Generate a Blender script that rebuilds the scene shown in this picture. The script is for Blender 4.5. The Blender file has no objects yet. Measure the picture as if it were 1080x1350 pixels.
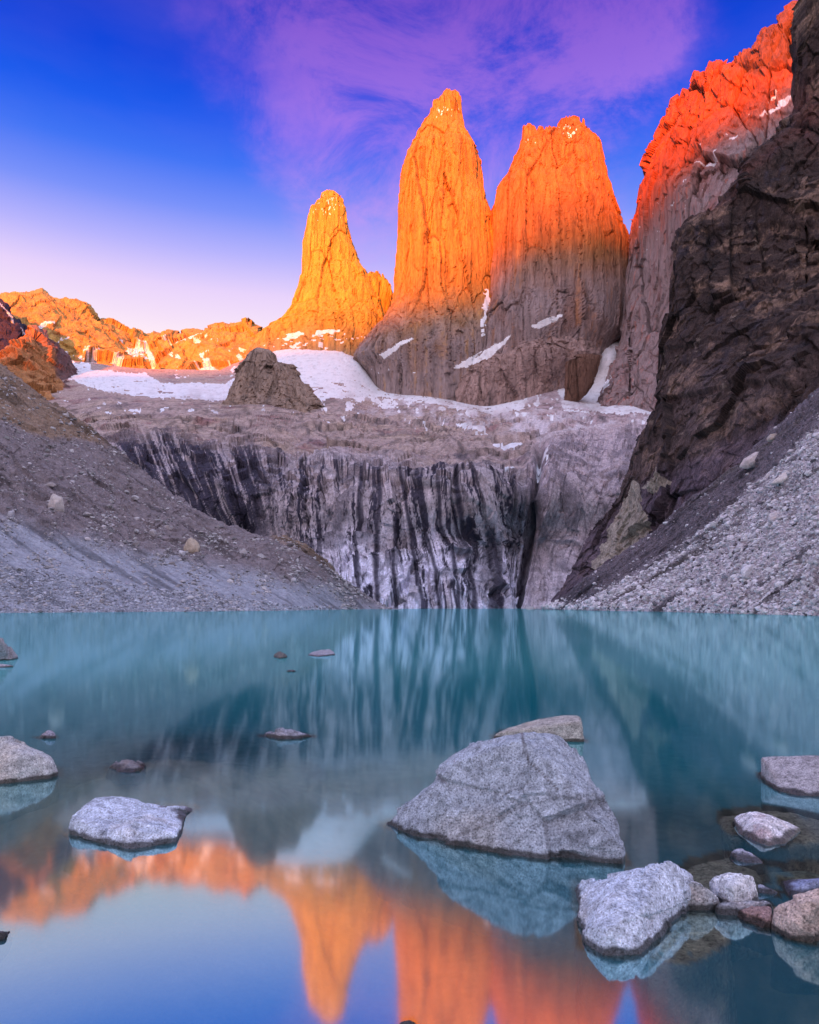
import bpy, bmesh, math, random
import numpy as np
from mathutils import Vector
R = math.radians
scene = bpy.context.scene
COL = scene.collection

# ------------------------------------------------------------------ camera
F, CX, HY, CH = 950.0, 540.0, 800.0, 1.5     # focal (px of 1080), centre column, horizon row, eye height
cam_data = bpy.data.cameras.new('camera')
cam = bpy.data.objects.new('camera', cam_data); COL.objects.link(cam)
cam.location = (0, 0, CH); cam.rotation_euler = (R(90), 0, 0)
cam_data.sensor_fit = 'HORIZONTAL'; cam_data.sensor_width = 36
cam_data.lens = 36 * F / 1080
cam_data.shift_y = (HY - 675) / 1080.0
cam_data.clip_start = 0.1; cam_data.clip_end = 60000
scene.camera = cam

# ------------------------------------------------------------------ world
SUN_EL, SUN_DX = R(5.0), -0.35
W = bpy.data.worlds.new('World'); scene.world = W; W.use_nodes = True
nt = W.node_tree; nt.nodes.clear()
def N(nt, t, **k):
    n = nt.nodes.new(t)
    for a, b in k.items():
        if a.startswith('i_'): n.inputs[a[2:].replace('_', ' ')].default_value = b
        else: setattr(n, a, b)
    return n
def L(nt, a, b): nt.links.new(a, b)
def srgb(r, g, b, k=1.0):
    f = lambda c: (c/255/12.92 if c/255 <= .04045 else ((c/255+.055)/1.055)**2.4)
    return (f(r)*k, f(g)*k, f(b)*k, 1)
def mathn(nt, op, a=None, b=None, clamp=False):
    n = nt.nodes.new('ShaderNodeMath'); n.operation = op; n.use_clamp = clamp
    for i, v in enumerate((a, b)):
        if v is None: continue
        if isinstance(v, (int, float)): n.inputs[i].default_value = v
        else: nt.links.new(v, n.inputs[i])
    return n.outputs[0]
def mixc(nt, fac, a, b, mode='MIX'):
    n = nt.nodes.new('ShaderNodeMix'); n.data_type = 'RGBA'; n.blend_type = mode
    for k, v in ((0, fac), (6, a), (7, b)):
        if isinstance(v, (int, float, tuple)): n.inputs[k].default_value = v
        else: nt.links.new(v, n.inputs[k])
    return n.outputs[2]
def ramp(nt, fac, stops, interp='LINEAR'):
    n = nt.nodes.new('ShaderNodeValToRGB'); cr = n.color_ramp; cr.interpolation = interp
    while len(cr.elements) < len(stops): cr.elements.new(0.5)
    for e, (p, c) in zip(cr.elements, stops):
        e.position = p; e.color = c if isinstance(c, tuple) else (c, c, c, 1)
    if fac is not None: nt.links.new(fac, n.inputs[0])
    return n.outputs[0]
tc = N(nt, 'ShaderNodeTexCoord'); sep = N(nt, 'ShaderNodeSeparateXYZ')
L(nt, tc.outputs['Generated'], sep.inputs[0])
EXPO = 1.9; EK = 1 / 2**EXPO
el = mathn(nt, 'MAXIMUM', sep.outputs['Z'], 0.0)
# colours of the western sky by sine of elevation
west = ramp(nt, el, [(0.0, srgb(255, 236, 225, EK)), (0.24, srgb(255, 238, 238, EK)), (0.34, srgb(252, 232, 246, EK)), (0.39, srgb(232, 210, 250, EK)),
                     (0.43, srgb(182, 178, 252, EK)), (0.47, srgb(120, 144, 249, EK)), (0.51, srgb(62, 114, 244, EK)), (0.545, srgb(24, 90, 236, EK)), (0.585, srgb(4, 68, 220, EK)),
                     (0.65, srgb(2, 46, 192, EK)), (0.76, srgb(160, 185, 240, 1.4*EK)), (1.0, srgb(205, 212, 248, 1.8*EK))])
# the eastern sky behind the camera is the bright sunrise side
east = ramp(nt, el, [(0.0, srgb(245, 190, 160, 1.9*EK)), (0.2, srgb(245, 208, 205, 2.3*EK)), (0.5, srgb(225, 210, 235, 2.0*EK)), (1.0, srgb(205, 212, 248, 1.8*EK))])
ef = ramp(nt, mathn(nt, 'MULTIPLY_ADD', sep.outputs['Y'], -0.5), [(0.30, 0.0), (0.85, 1.0)], 'EASE')
for n in nt.nodes:
    if n.type == 'MATH' and n.operation == 'MULTIPLY_ADD': n.inputs[2].default_value = 0.5
base = mixc(nt, ef, west, east)
# thin violet cloud in the upper west
mp = N(nt, 'ShaderNodeMapping'); mp.inputs['Scale'].default_value = (1.0, 1.0, 1.7); mp.inputs['Rotation'].default_value = (0, R(25), 0)
L(nt, tc.outputs['Generated'], mp.inputs[0])
nz = N(nt, 'ShaderNodeTexNoise'); nz.inputs['Scale'].default_value = 4.6; nz.inputs['Detail'].default_value = 9; nz.inputs['Roughness'].default_value = 0.70
nz.inputs['Distortion'].default_value = 0.5
L(nt, mp.outputs[0], nz.inputs[0])
nw = N(nt, 'ShaderNodeTexNoise'); nw.inputs['Scale'].default_value = 4.0; nw.inputs['Detail'].default_value = 8; nw.inputs['Roughness'].default_value = 0.6; L(nt, mp.outputs[0], nw.inputs[0])
wa = N(nt, 'ShaderNodeVectorMath', operation='MULTIPLY_ADD'); L(nt, nw.outputs['Color'], wa.inputs[0]); wa.inputs[1].default_value = (.34, .34, .34); L(nt, tc.outputs['Generated'], wa.inputs[2])
wb = N(nt, 'ShaderNodeVectorMath', operation='SUBTRACT'); L(nt, wa.outputs[0], wb.inputs[0]); wb.inputs[1].default_value = (.17, .17, .17)
wvec = wb.outputs[0]
def blob(px, py, rad, sx=1.0):
    d = Vector(((px-CX)/F, 1, (HY-py)/F)).normalized()
    v = N(nt, 'ShaderNodeVectorMath', operation='SUBTRACT'); L(nt, wvec, v.inputs[0]); v.inputs[1].default_value = d
    m = N(nt, 'ShaderNodeVectorMath', operation='MULTIPLY'); L(nt, v.outputs[0], m.inputs[0]); m.inputs[1].default_value = (sx, 1, 1)
    l = N(nt, 'ShaderNodeVectorMath', operation='LENGTH'); L(nt, m.outputs[0], l.inputs[0])
    n = N(nt, 'ShaderNodeMapRange', interpolation_type='SMOOTHSTEP'); L(nt, l.outputs['Value'], n.inputs[0])
    n.inputs[1].default_value = 0; n.inputs[2].default_value = rad; n.inputs[3].default_value = 1; n.inputs[4].default_value = 0
    return n.outputs[0]
bl = mathn(nt, 'MAXIMUM', blob(600, 25, 0.31, 0.75), mathn(nt, 'MAXIMUM', blob(775, 25, 0.17), mathn(nt, 'MAXIMUM', mathn(nt, 'MULTIPLY', blob(450, 110, 0.23), 0.75), mathn(nt, 'MAXIMUM', mathn(nt, 'MULTIPLY', blob(500, 260, 0.26), 0.65), mathn(nt, 'MULTIPLY', blob(690, 240, 0.2), 0.6)))))
nf_ = ramp(nt, nz.outputs[0], [(0.36, 0.05), (0.60, 1.0)], 'EASE')
cf = mathn(nt, 'MULTIPLY', ramp(nt, bl, [(0.14, 0.0), (0.70, 0.92)], 'EASE'), nf_)
ccol = ramp(nt, el, [(0.45, srgb(205, 165, 246, EK)), (0.54, srgb(168, 122, 238, EK)), (0.62, srgb(140, 92, 214, EK)), (0.68, srgb(120, 66, 192, EK))])
base = mixc(nt, cf, base, ccol)
nz2 = N(nt, 'ShaderNodeTexNoise'); nz2.inputs['Scale'].default_value = 3.0; nz2.inputs['Detail'].default_value = 6
mp2 = N(nt, 'ShaderNodeMapping'); mp2.inputs['Scale'].default_value = (1, 1, 3.5); L(nt, tc.outputs['Generated'], mp2.inputs[0]); L(nt, mp2.outputs[0], nz2.inputs[0])
base = mixc(nt, mathn(nt, 'MULTIPLY', ramp(nt, nz2.outputs[0], [(0.5, 0.0), (0.75, 0.05)]), 1.0), base, srgb(215, 160, 235, EK))
bg = N(nt, 'ShaderNodeBackground'); L(nt, base, bg.inputs[0]); bg.inputs[1].default_value = 1.0
sky = N(nt, 'ShaderNodeTexSky', sky_type='NISHITA', sun_disc=False, sun_elevation=SUN_EL, sun_rotation=math.atan2(SUN_DX, -1.0))
bg2 = N(nt, 'ShaderNodeBackground'); L(nt, sky.outputs[0], bg2.inputs[0]); bg2.inputs[1].default_value = 0.002
ad = N(nt, 'ShaderNodeAddShader'); L(nt, bg.outputs[0], ad.inputs[0]); L(nt, bg2.outputs[0], ad.inputs[1])
out = N(nt, 'ShaderNodeOutputWorld'); L(nt, ad.outputs[0], out.inputs[0])

# ------------------------------------------------------------------ sun
sd = bpy.data.lights.new('sun', 'SUN'); sun = bpy.data.objects.new('sun', sd); COL.objects.link(sun)
sd.energy = 5.0; sd.angle = R(1.9); sd.color = (1.0, 0.175, 0.0)
SH = math.hypot(SUN_DX, 1.0)
SUNV = Vector((SUN_DX/SH*math.cos(SUN_EL), -1/SH*math.cos(SUN_EL), math.sin(SUN_EL)))     # towards the sun
sun.rotation_euler = SUNV.to_track_quat('Z', 'Y').to_euler()
scene.view_settings.view_transform = 'Standard'; scene.view_settings.look = 'None'
scene.view_settings.exposure = EXPO; scene.view_settings.gamma = 1
scene.view_settings.use_curve_mapping = False
scene.render.engine = 'CYCLES'
cy = scene.cycles
cy.use_denoising = True; cy.max_bounces = 8; cy.diffuse_bounces = 3; cy.glossy_bounces = 4; cy.transparent_max_bounces = 8
cy.sample_clamp_indirect = 6

# ------------------------------------------------------------------ noise
_rng = np.random.RandomState(7)
_perm = np.tile(_rng.permutation(256), 3).astype(np.int32)
_g = _rng.randn(256, 3); _g /= np.linalg.norm(_g, axis=1)[:, None]
def perlin(x, y, z):
    xi, yi, zi = np.floor(x), np.floor(y), np.floor(z)
    xf, yf, zf = x-xi, y-yi, z-zi
    xi, yi, zi = xi.astype(np.int64) & 255, yi.astype(np.int64) & 255, zi.astype(np.int64) & 255
    u, v, w = [t*t*t*(t*(t*6-15)+10) for t in (xf, yf, zf)]
    def gr(a, b, c):
        h = _perm[_perm[_perm[(xi+a) & 255] + ((yi+b) & 255)] + ((zi+c) & 255)]
        g = _g[h]
        return g[..., 0]*(xf-a) + g[..., 1]*(yf-b) + g[..., 2]*(zf-c)
    l = lambda a, b, t: a + t*(b-a)
    return 1.5*l(l(l(gr(0,0,0), gr(1,0,0), u), l(gr(0,1,0), gr(1,1,0), u), v), l(l(gr(0,0,1), gr(1,0,1), u), l(gr(0,1,1), gr(1,1,1), u), v), w)
def fbm(P, s, oc=4, gain=0.5, seed=0, an=(1, 1, 1), ridged=False):
    x, y, z = P[..., 0]*s*an[0]+seed*17.3, P[..., 1]*s*an[1]+seed*5.1, P[..., 2]*s*an[2]+seed*9.7
    t = 0; a = 1; tot = 0
    for _ in range(oc):
        n = perlin(x, y, z)
        if ridged: n = 1 - 2*np.abs(n)
        t = t + a*n; tot += a; a *= gain; x, y, z = x*2.03+3.1, y*2.03+1.7, z*2.03+5.3
    return t/tot
def _h(ix, iy, iz, k):
    n = (ix*73856093 ^ iy*19349663 ^ iz*83492791 ^ (k*2654435)) & 0xffffffff
    n = ((n ^ (n >> 13))*1274126177) & 0xffffffff
    return ((n ^ (n >> 16)) & 0xffff)/65535.0
def cells(P, s, seed=0, an=(1, 1, 1), tilt=0.6):
    """blocky facets: each cell of a jittered lattice has its own height and slope"""
    q = np.stack([P[..., i]*s*an[i] for i in range(3)], -1); b = np.floor(q).astype(np.int64)
    best = np.full(q.shape[:-1], 1e9); sec = best.copy(); val = np.zeros_like(best)
    for dx in (-1, 0, 1):
        for dy in (-1, 0, 1):
            for dz in (-1, 0, 1):
                c = b + (dx, dy, dz); cx, cy_, cz = c[..., 0], c[..., 1], c[..., 2]
                o = np.stack([_h(cx, cy_, cz, seed*7+k) for k in (1, 2, 3)], -1)
                d = q - (c + o); r = (d*d).sum(-1)
                v = _h(cx, cy_, cz, seed*7+4)-.5 + tilt*(d[..., 0]*(_h(cx, cy_, cz, seed*7+5)-.5) + d[..., 1]*(_h(cx, cy_, cz, seed*7+6)-.5) + d[..., 2]*(_h(cx, cy_, cz, seed*7+7)-.5))*2
                m = r < best
                sec = np.where(m, best, np.minimum(sec, r)); val = np.where(m, v, val); best = np.where(m, r, best)
    return val, np.sqrt(sec)-np.sqrt(best)
def sm(x, a, b):
    t = np.clip((x-a)/(b-a), 0, 1); return t*t*(3-2*t)
def interp(x, pts):
    p = np.array(pts, float); return np.interp(x, p[:, 0], p[:, 1])
def mixv(a, b, t): return a + (np.asarray(b)-a)*t[..., None]

# ------------------------------------------------------------------ objects
def tag(o, label=None, cat=None, group=None, kind=None):
    if label: o['label'] = label
    if cat: o['category'] = cat
    if group: o['group'] = group
    if kind: o['kind'] = kind
    return o
def mesh_obj(name, V, Fq, mat, col=None, smooth=True, parent=None, tri=False):
    me = bpy.data.meshes.new(name); V = np.ascontiguousarray(V, np.float32).reshape(-1, 3); Fq = np.ascontiguousarray(Fq, np.int32)
    k = Fq.shape[1]
    me.vertices.add(len(V)); me.vertices.foreach_set('co', V.ravel())
    me.loops.add(Fq.size); me.loops.foreach_set('vertex_index', Fq.ravel())
    me.polygons.add(len(Fq)); me.polygons.foreach_set('loop_start', np.arange(0, Fq.size, k, dtype=np.int32))
    me.polygons.foreach_set('loop_total', np.full(len(Fq), k, np.int32))
    me.polygons.foreach_set('use_smooth', np.full(len(Fq), smooth))
    me.update(); me.validate()
    if col is not None:
        a = me.color_attributes.new('Col', 'FLOAT_COLOR', 'POINT')
        c = np.ones((len(V), 4), np.float32); c[:, :3] = np.clip(col.reshape(-1, 3), 0, 1); a.data.foreach_set('color', c.ravel())
    me.materials.append(mat)
    o = bpy.data.objects.new(name, me); COL.objects.link(o); o.parent = parent
    return o
def grid_faces(m, n, wrap=False):
    i = np.arange(m-1)[:, None]; j = np.arange(n if wrap else n-1)[None, :]; j2 = (j+1) % n
    a, b, c, d = i*n+j, i*n+j2, (i+1)*n+j2, (i+1)*n+j
    return np.stack([x.ravel() for x in np.broadcast_arrays(a, b, c, d)], -1)
def grid_normals(P):
    du = np.gradient(P, axis=0); dv = np.gradient(P, axis=1)
    n = np.cross(du, dv); n /= np.linalg.norm(n, axis=-1)[..., None]+1e-9
    return n
def wpos(px, py, D): return np.stack([(px-CX)/F*D, D+0*px, CH+(HY-py)/F*D], -1)
def proj(P):
    return CX+F*P[..., 0]/P[..., 1], HY-F*(P[..., 2]-CH)/P[..., 1]

def material(name, scale=1.0, stretch=(1, 1, 1), bump=1.0, var=0.35, rough=0.92, bdist=None, speck=0.0, wet=False, grain=None, crack=0.10):
    """rock: colour attribute times fine natural variation, with bumps; scale = 1 / size of a feature in metres"""
    m = bpy.data.materials.new(name); m.use_nodes = True; t = m.node_tree; b = t.nodes['Principled BSDF']
    tc = N(t, 'ShaderNodeTexCoord'); mp = N(t, 'ShaderNodeMapping'); mp.inputs['Scale'].default_value = stretch; L(t, tc.outputs['Object'], mp.inputs[0])
    at = N(t, 'ShaderNodeAttribute'); at.attribute_name = 'Col'
    n1 = N(t, 'ShaderNodeTexNoise'); n1.inputs['Scale'].default_value = scale*0.5; n1.inputs['Detail'].default_value = 8; n1.inputs['Roughness'].default_value = 0.7; L(t, mp.outputs[0], n1.inputs[0])
    n2 = N(t, 'ShaderNodeTexNoise'); n2.inputs['Scale'].default_value = scale*2.5; n2.inputs['Detail'].default_value = 5; n2.inputs['Roughness'].default_value = 0.65; L(t, mp.outputs[0], n2.inputs[0])
    vo = N(t, 'ShaderNodeTexVoronoi', feature='DISTANCE_TO_EDGE'); vo.inputs['Scale'].default_value = scale*0.8
    L(t, mp.outputs[0], vo.inputs[0])
    f = ramp(t, n1.outputs[0], [(0.30, 1-var), (0.5, 1.0), (0.70, 1+var*0.8)])
    f2 = ramp(t, n2.outputs[0], [(0.30, 1-var*0.7), (0.5, 1.0), (0.72, 1+var*0.7)])
    c = mixc(t, 1.0, at.outputs[0], f, 'MULTIPLY'); c = mixc(t, 1.0, c, f2, 'MULTIPLY')
    if speck:
        v2 = N(t, 'ShaderNodeTexNoise'); v2.inputs['Scale'].default_value = speck; v2.inputs['Detail'].default_value = 3; v2.inputs['Roughness'].default_value = 0.8; L(t, tc.outputs['Object'], v2.inputs[0])
        c = mixc(t, 1.0, c, ramp(t, v2.outputs[0], [(0.36, 0.30), (0.45, 0.85), (0.55, 1.0), (0.66, 1.5)]), 'MULTIPLY')
        v3 = N(t, 'ShaderNodeTexNoise'); v3.inputs['Scale'].default_value = speck*0.23; v3.inputs['Detail'].default_value = 4; L(t, tc.outputs['Object'], v3.inputs[0])
        c = mixc(t, 1.0, c, ramp(t, v3.outputs[0], [(0.38, 0.70), (0.50, 1.0), (0.64, 1.15)]), 'MULTIPLY')
    if wet:
        g = N(t, 'ShaderNodeNewGeometry'); s = N(t, 'ShaderNodeSeparateXYZ'); L(t, g.outputs['Position'], s.inputs[0])
        nn = N(t, 'ShaderNodeTexNoise'); nn.inputs['Scale'].default_value = 9; nn.inputs['Detail'].default_value = 4; L(t, g.outputs['Position'], nn.inputs[0])
        h = mathn(t, 'SUBTRACT', s.outputs['Z'], mathn(t, 'MULTIPLY', nn.outputs[0], 0.045))
        wf = ramp(t, mathn(t, 'ADD', mathn(t, 'MULTIPLY', h, 5.0), 0.5), [(0.0, 1.0), (0.5, 1.0), (0.58, 0.0)])
        wf2 = mathn(t, 'MULTIPLY', wf, 0.86)
        c = mixc(t, wf2, c, (0.018, 0.016, 0.013, 1))
        L(t, mathn(t, 'SUBTRACT', rough, mathn(t, 'MULTIPLY', wf, 0.45)), b.inputs['Roughness'])
    else: b.inputs['Roughness'].default_value = rough
    L(t, c, b.inputs['Base Color'])
    b.inputs['Specular IOR Level'].default_value = 0.25
    d = (bdist or 0.5/scale)*bump
    vb = ramp(t, vo.outputs['Distance'], [(0.0, 0.0), (0.12, 1.0)])
    b1 = N(t, 'ShaderNodeBump'); b1.inputs['Distance'].default_value = d; b1.inputs['Strength'].default_value = 0.9
    hh = mathn(t, 'ADD', mathn(t, 'MULTIPLY', n1.outputs[0], 2.2), mathn(t, 'MULTIPLY', n2.outputs[0], 0.7)); hh = mathn(t, 'ADD', hh, mathn(t, 'MULTIPLY', vb, crack))
    L(t, hh, b1.inputs['Height'])
    last = b1
    if grain:
        n3 = N(t, 'ShaderNodeTexNoise'); n3.inputs['Scale'].default_value = grain; n3.inputs['Detail'].default_value = 3; n3.inputs['Roughness'].default_value = 0.7; L(t, tc.outputs['Object'], n3.inputs[0])
        b2 = N(t, 'ShaderNodeBump'); b2.inputs['Distance'].default_value = 1.2/grain; b2.inputs['Strength'].default_value = 0.8; L(t, n3.outputs[0], b2.inputs['Height']); L(t, b1.outputs[0], b2.inputs['Normal']); last = b2
    L(t, last.outputs[0], b.inputs['Normal'])
    return m
M_TOWER = material('tower_granite', 1/10., (1, 1, 0.16), 1.1, 0.34, crack=0.0)
M_RIDGE = material('ridge_granite', 1/10., (1, 1, 0.6), 1.2, 0.36, crack=0.0)
M_SHELF = material('valley_rock', 1/3.2, (1, .6, 0.8), 1.0, 0.50)
M_SNOW = material('snow_cover', 1/8., (1, 1, 1), 0.35, 0.07, 0.6)
M_CLIFF = material('dark_cliff_rock', 1/2.0, (1, 1, 0.6), 1.6, 0.65)
M_SCREE = material('scree_gravel', 1/0.9, (1, 1, 1), 0.9, 0.35)
M_STONE = material('loose_stone', 1/0.8, (1, 1, 1), 0.5, 0.25)
M_BOULDER = material('boulder_granite', 4.0, (1, 1, 1), 0.16, 0.20, 0.8, speck=80, wet=True, grain=60, crack=0.0)
M_UNDER = material('submerged_granite', 4.0, (1, 1, 1), 0.16, 0.25, 0.8, speck=40, grain=60, crack=0.0)
M_BED = material('lake_bed_silt', 3.0, (1, 1, 1), 0.3, 0.35)

# ------------------------------------------------------------------ sheets of terrain
def tps(ctrl):
    c = np.array(ctrl, float); X = c[:, :2]/1000; y = np.log(c[:, 2]); n = len(X)
    def U(r2): return 0.5*r2*np.log(r2+1e-12)
    K = U(((X[:, None]-X[None])**2).sum(-1)) + 1e-5*np.eye(n); Pm = np.c_[np.ones(n), X]
    A = np.block([[K, Pm], [Pm.T, np.zeros((3, 3))]]); w = np.linalg.solve(A, np.r_[y, 0, 0, 0])
    def f(px, py):
        s = px.shape; q = np.stack([px.ravel(), py.ravel()], -1)/1000; o = np.empty(len(q))
        for i in range(0, len(q), 50000):
            qq = q[i:i+50000]; o[i:i+50000] = U(((qq[:, None]-X[None])**2).sum(-1)) @ w[:n] + np.c_[np.ones(len(qq)), qq] @ w[n:]
        return np.exp(o).reshape(s)
    return f
def cols(crest, step, x0, x1):
    """column positions, packed where the crest is steep"""
    xs = np.arange(x0, x1+.01, 0.25); ys = interp(xs, crest)
    ds = np.hypot(np.diff(xs), np.clip(np.abs(np.diff(ys)), 0, 3)); s = np.r_[0, np.cumsum(ds)]
    return np.interp(np.arange(0, s[-1], step), s, xs)
def sheet_grid(pxs, crest, bottom, ny, Df, roll=(12, 0.03), jag=0, jagf=0.15, back=None, front=None, seed=0):
    cr = interp(pxs, crest) if isinstance(crest, list) else crest
    if jag: cr = cr - jag*fbm(np.stack([pxs, 0*pxs, 0*pxs], -1), jagf, 4, .6, seed)
    bo = interp(pxs, bottom) if isinstance(bottom, list) else bottom
    slope = np.abs(np.gradient(cr, pxs)); slope = np.convolve(np.pad(slope, 6, 'edge'), np.ones(13)/13, 'valid')
    t = np.linspace(0, 1, ny)[None, :]
    PX = pxs[:, None] + 0*t; PY = bo[:, None]*(1-t) + cr[:, None]*t
    D = Df(PX, PY)
    s = (PY-cr[:, None])/np.sqrt(1+slope[:, None]**2); r = roll[0]
    D = D*(1+roll[1]*(1-np.sqrt(np.clip(1-(np.clip((r-s)/r, 0, 1))**2, 0, 1))))
    P = wpos(PX, PY, D)
    if back:
        top = P[:, -1:]; d = top[..., :2]/np.linalg.norm(top[..., :2], axis=-1)[..., None]
        ex = [np.concatenate([top[..., :2]+d*b[0], top[..., 2:]-b[1]], -1) for b in back]
        P = np.concatenate([P]+ex, 1)
    if front:
        bot = P[:, :1]; d = bot[..., :2]/np.linalg.norm(bot[..., :2], axis=-1)[..., None]
        ex = [np.concatenate([bot[..., :2]-d*b[0], bot[..., 2:]-b[1]], -1) for b in front[::-1]]
        P = np.concatenate(ex+[P], 1)
    return P
def orient(P):
    n = grid_normals(P); s = np.sign((n*(-P)).sum(-1).mean()); return n*s, s
def sheet_obj(name, P, mat, col, s, smooth=False):
    fq = grid_faces(P.shape[0], P.shape[1])
    if s < 0: fq = fq[:, ::-1]
    return mesh_obj(name, P, fq, mat, col, smooth)
def polymask(px, py, poly):
    ins = np.zeros(px.shape, bool); n = len(poly)
    for i in range(n):
        x1, y1 = poly[i]; x2, y2 = poly[(i+1) % n]
        if y1 == y2: continue
        c = ((y1 > py) != (y2 > py)) & (px < (x2-x1)*(py-y1)/(y2-y1)+x1); ins ^= c
    return ins
def base_col(shape, c): return np.broadcast_to(np.array(c, float), shape[:-1]+(3,)).copy()

SNOW = np.array([0.82, 0.84, 0.88])

# ---- the rocky valley floor, glacier and the streaked headwall above the lake
def tower_front(px): return interp(px, [(-50, 2500), (350, 2380), (470, 2260), (540, 2180), (600, 2100), (700, 2080), (800, 2130), (900, 1900)])
ctrl = [(-60, 560, 1500), (-60, 460, 2500), (100, 470, 2400), (200, 490, 2330), (300, 500, 2200), (360, 462, 2400), (440, 463, 2370), (470, 482, 2260), (500, 525, 2080), (540, 524, 2150),
        (600, 533, 2090), (645, 540, 2020), (700, 526, 2070), (745, 522, 2040), (800, 470, 2180), (822, 448, 2300), (790, 541, 1850), (865, 547, 1700), (940, 550, 1650),
        (100, 530, 1650), (250, 530, 1600), (400, 545, 1500), (550, 552, 1500), (700, 560, 1400), (850, 570, 1150),
        (150, 590, 900), (250, 585, 900), (350, 590, 860), (450, 598, 800), (560, 604, 760), (650, 604, 770), (720, 600, 800), (800, 600, 820), (900, 600, 830),
        (100, 700, 720), (200, 700, 720), (330, 700, 680), (450, 700, 640), (560, 700, 610), (640, 700, 620), (686, 700, 655), (740, 700, 640), (820, 690, 660), (900, 690, 680),
        (100, 806, 640), (300, 806, 610), (450, 806, 560), (560, 806, 545), (640, 806, 560), (686, 806, 600), (740, 806, 560), (900, 806, 600)]
Df = tps(ctrl)
pxs = np.arange(-60, 930, 1.05)
crest = [(-60, 482), (80, 474), (180, 486), (290, 488), (345, 462), (380, 448), (820, 425), (930, 440)]
P = sheet_grid(pxs, crest, [(-60, 806), (930, 806)], 360, Df, roll=(1, 0), back=[(60, 20), (300, 120)], front=[(3, 12)])
PX, PY = proj(P); Q = np.stack([PX, PY, 0*PX], -1)
lip = interp(PX, [(100, 570), (230, 568), (350, 585), (440, 598), (520, 600), (620, 608), (690, 608), (705, 590), (760, 560), (860, 545)]) + 14*fbm(Q, .02, 4, .55, 3)
wall = sm(PY, lip-8, lip+22)
right = sm(PX, 690, 705)
n, s = orient(P)
slant = interp(PX, [(100, .55), (300, .42), (370, .15), (480, 0.0), (560, .14), (660, .16), (690, -.15), (760, -.35), (860, -.5)])
U = PX - slant*(PY-600) + 6*fbm(Q, .010, 3, .5, 5) + 1.6*fbm(Q, .05, 4, .55, 25)
zero = 0*U
S1 = fbm(np.stack([U*.05, PY*.0045, zero], -1), 1, 6, .85, 11)
S2 = fbm(np.stack([U*.27, PY*.016, zero+4], -1), 1, 4, .7, 12)
groove = fbm(np.stack([U*.030, PY*.009, zero+9], -1), 1, 5, .55, 13, ridged=True)
Pc = P*[1, .22, 1.0]; Wp = P + 14*np.stack([fbm(P, 1/60., 3, .5, 14), fbm(P, 1/60., 3, .5, 15), fbm(P, 1/60., 3, .5, 16)], -1)
cv, ce = cells(Wp, 1/70., 3, (1, 1, .45)); cv2, ce2 = cells(Wp, 1/24., 4, (1, 1, .6)); cv3, ce3 = cells(Wp, 1/9., 5, (1, 1, .8))
sv, se = cells(Pc+10*fbm(Pc, 1/40., 3, .5, 17)[..., None], 1/60., 6, (.5, 1, 1.6)); sv2, se2 = cells(Pc, 1/26., 7, (.6, 1, 1.8))
Pq = np.stack([U*.62, P[..., 1]*.3, P[..., 2]], -1); wv, we = cells(Pq, 1/34., 8, (1, 1, .12), .9); wv2, we2 = cells(Pq, 1/13., 9, (1, 1, .15), .9)
amp = (1-wall)*sm(PY, 500, 540)
disp = wall*(groove*3.5*(1-.5*right) + wv*8*(1-.4*right) + wv2*6*(1-.3*right) + cv2*3.5 + cv3*2 + S1*2) + wall*5*fbm(P, 1/60., 3, .5, 2)
disp += (1-wall)*(fbm(Pc, 1/55., 5, .6, 2)*(3+15*sm(PY, 530, 565)) + sm(PY, 530, 565)*(sv*12+sv2*5))
# the deep chimney between the buttresses
chx = interp(PY, [(590, 712), (640, 708), (700, 700), (760, 690), (806, 684)])
disp -= wall*16*np.exp(-((PX-chx)/5.)**2)
disp += wall*9*(sm(PX-chx, 0, 14)-sm(PX-chx, 14, 90))
# overhanging flakes and ledges on the wall
for (fx, fy, w_, h_) in [(560, 650, 70, 3), (620, 645, 60, 3), (520, 640, 70, 3), (670, 715, 22, 12), (600, 735, 18, 8), (545, 760, 12, 30), (760, 720, 40, 7), (395, 655, 30, 10), (460, 625, 60, 3), (300, 650, 30, 9)]:
    yy = PY-(fy+.25*(PX-fx)+5*fbm(Q, .05, 2, .5, 31))
    disp += wall*4.5*np.exp(-((PX-fx)/w_)**2)*(sm(yy, -30, 0)-sm(yy, 0, 3))
P = P + n*(disp*np.clip(sm(PY, 440, 500), .25, 1))[..., None]
glac = sm(PY, 505, 480)
P = P + n*(glac*5*fbm(P*[1, .35, 1], 1/30., 5, .65, 88))[..., None]
# colours
tan = np.array([.40, .31, .28]); C = base_col(P.shape, tan)
C = mixv(C, [.47, .36, .27], sm(fbm(P, 1/120., 3, .5, 41), -.1, .5)*.6)
C = mixv(C, [.24, .18, .20], sm(fbm(P, 1/60., 5, .6, 42), 0.05, .45)*.75)
C = mixv(C, [.48, .38, .42], sm(PX, 640, 760)*.6*(1-wall))
C = mixv(C, [.24, .11, .11], sm(fbm(P, 1/70., 3, .5, 51), .18, .4)*(1-wall)*.7)
dl = np.maximum(sm(se2, .12, .0)*.9, sm(se, .09, 0)*1.2)*amp
C *= (1-.45*dl)[..., None]
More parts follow.
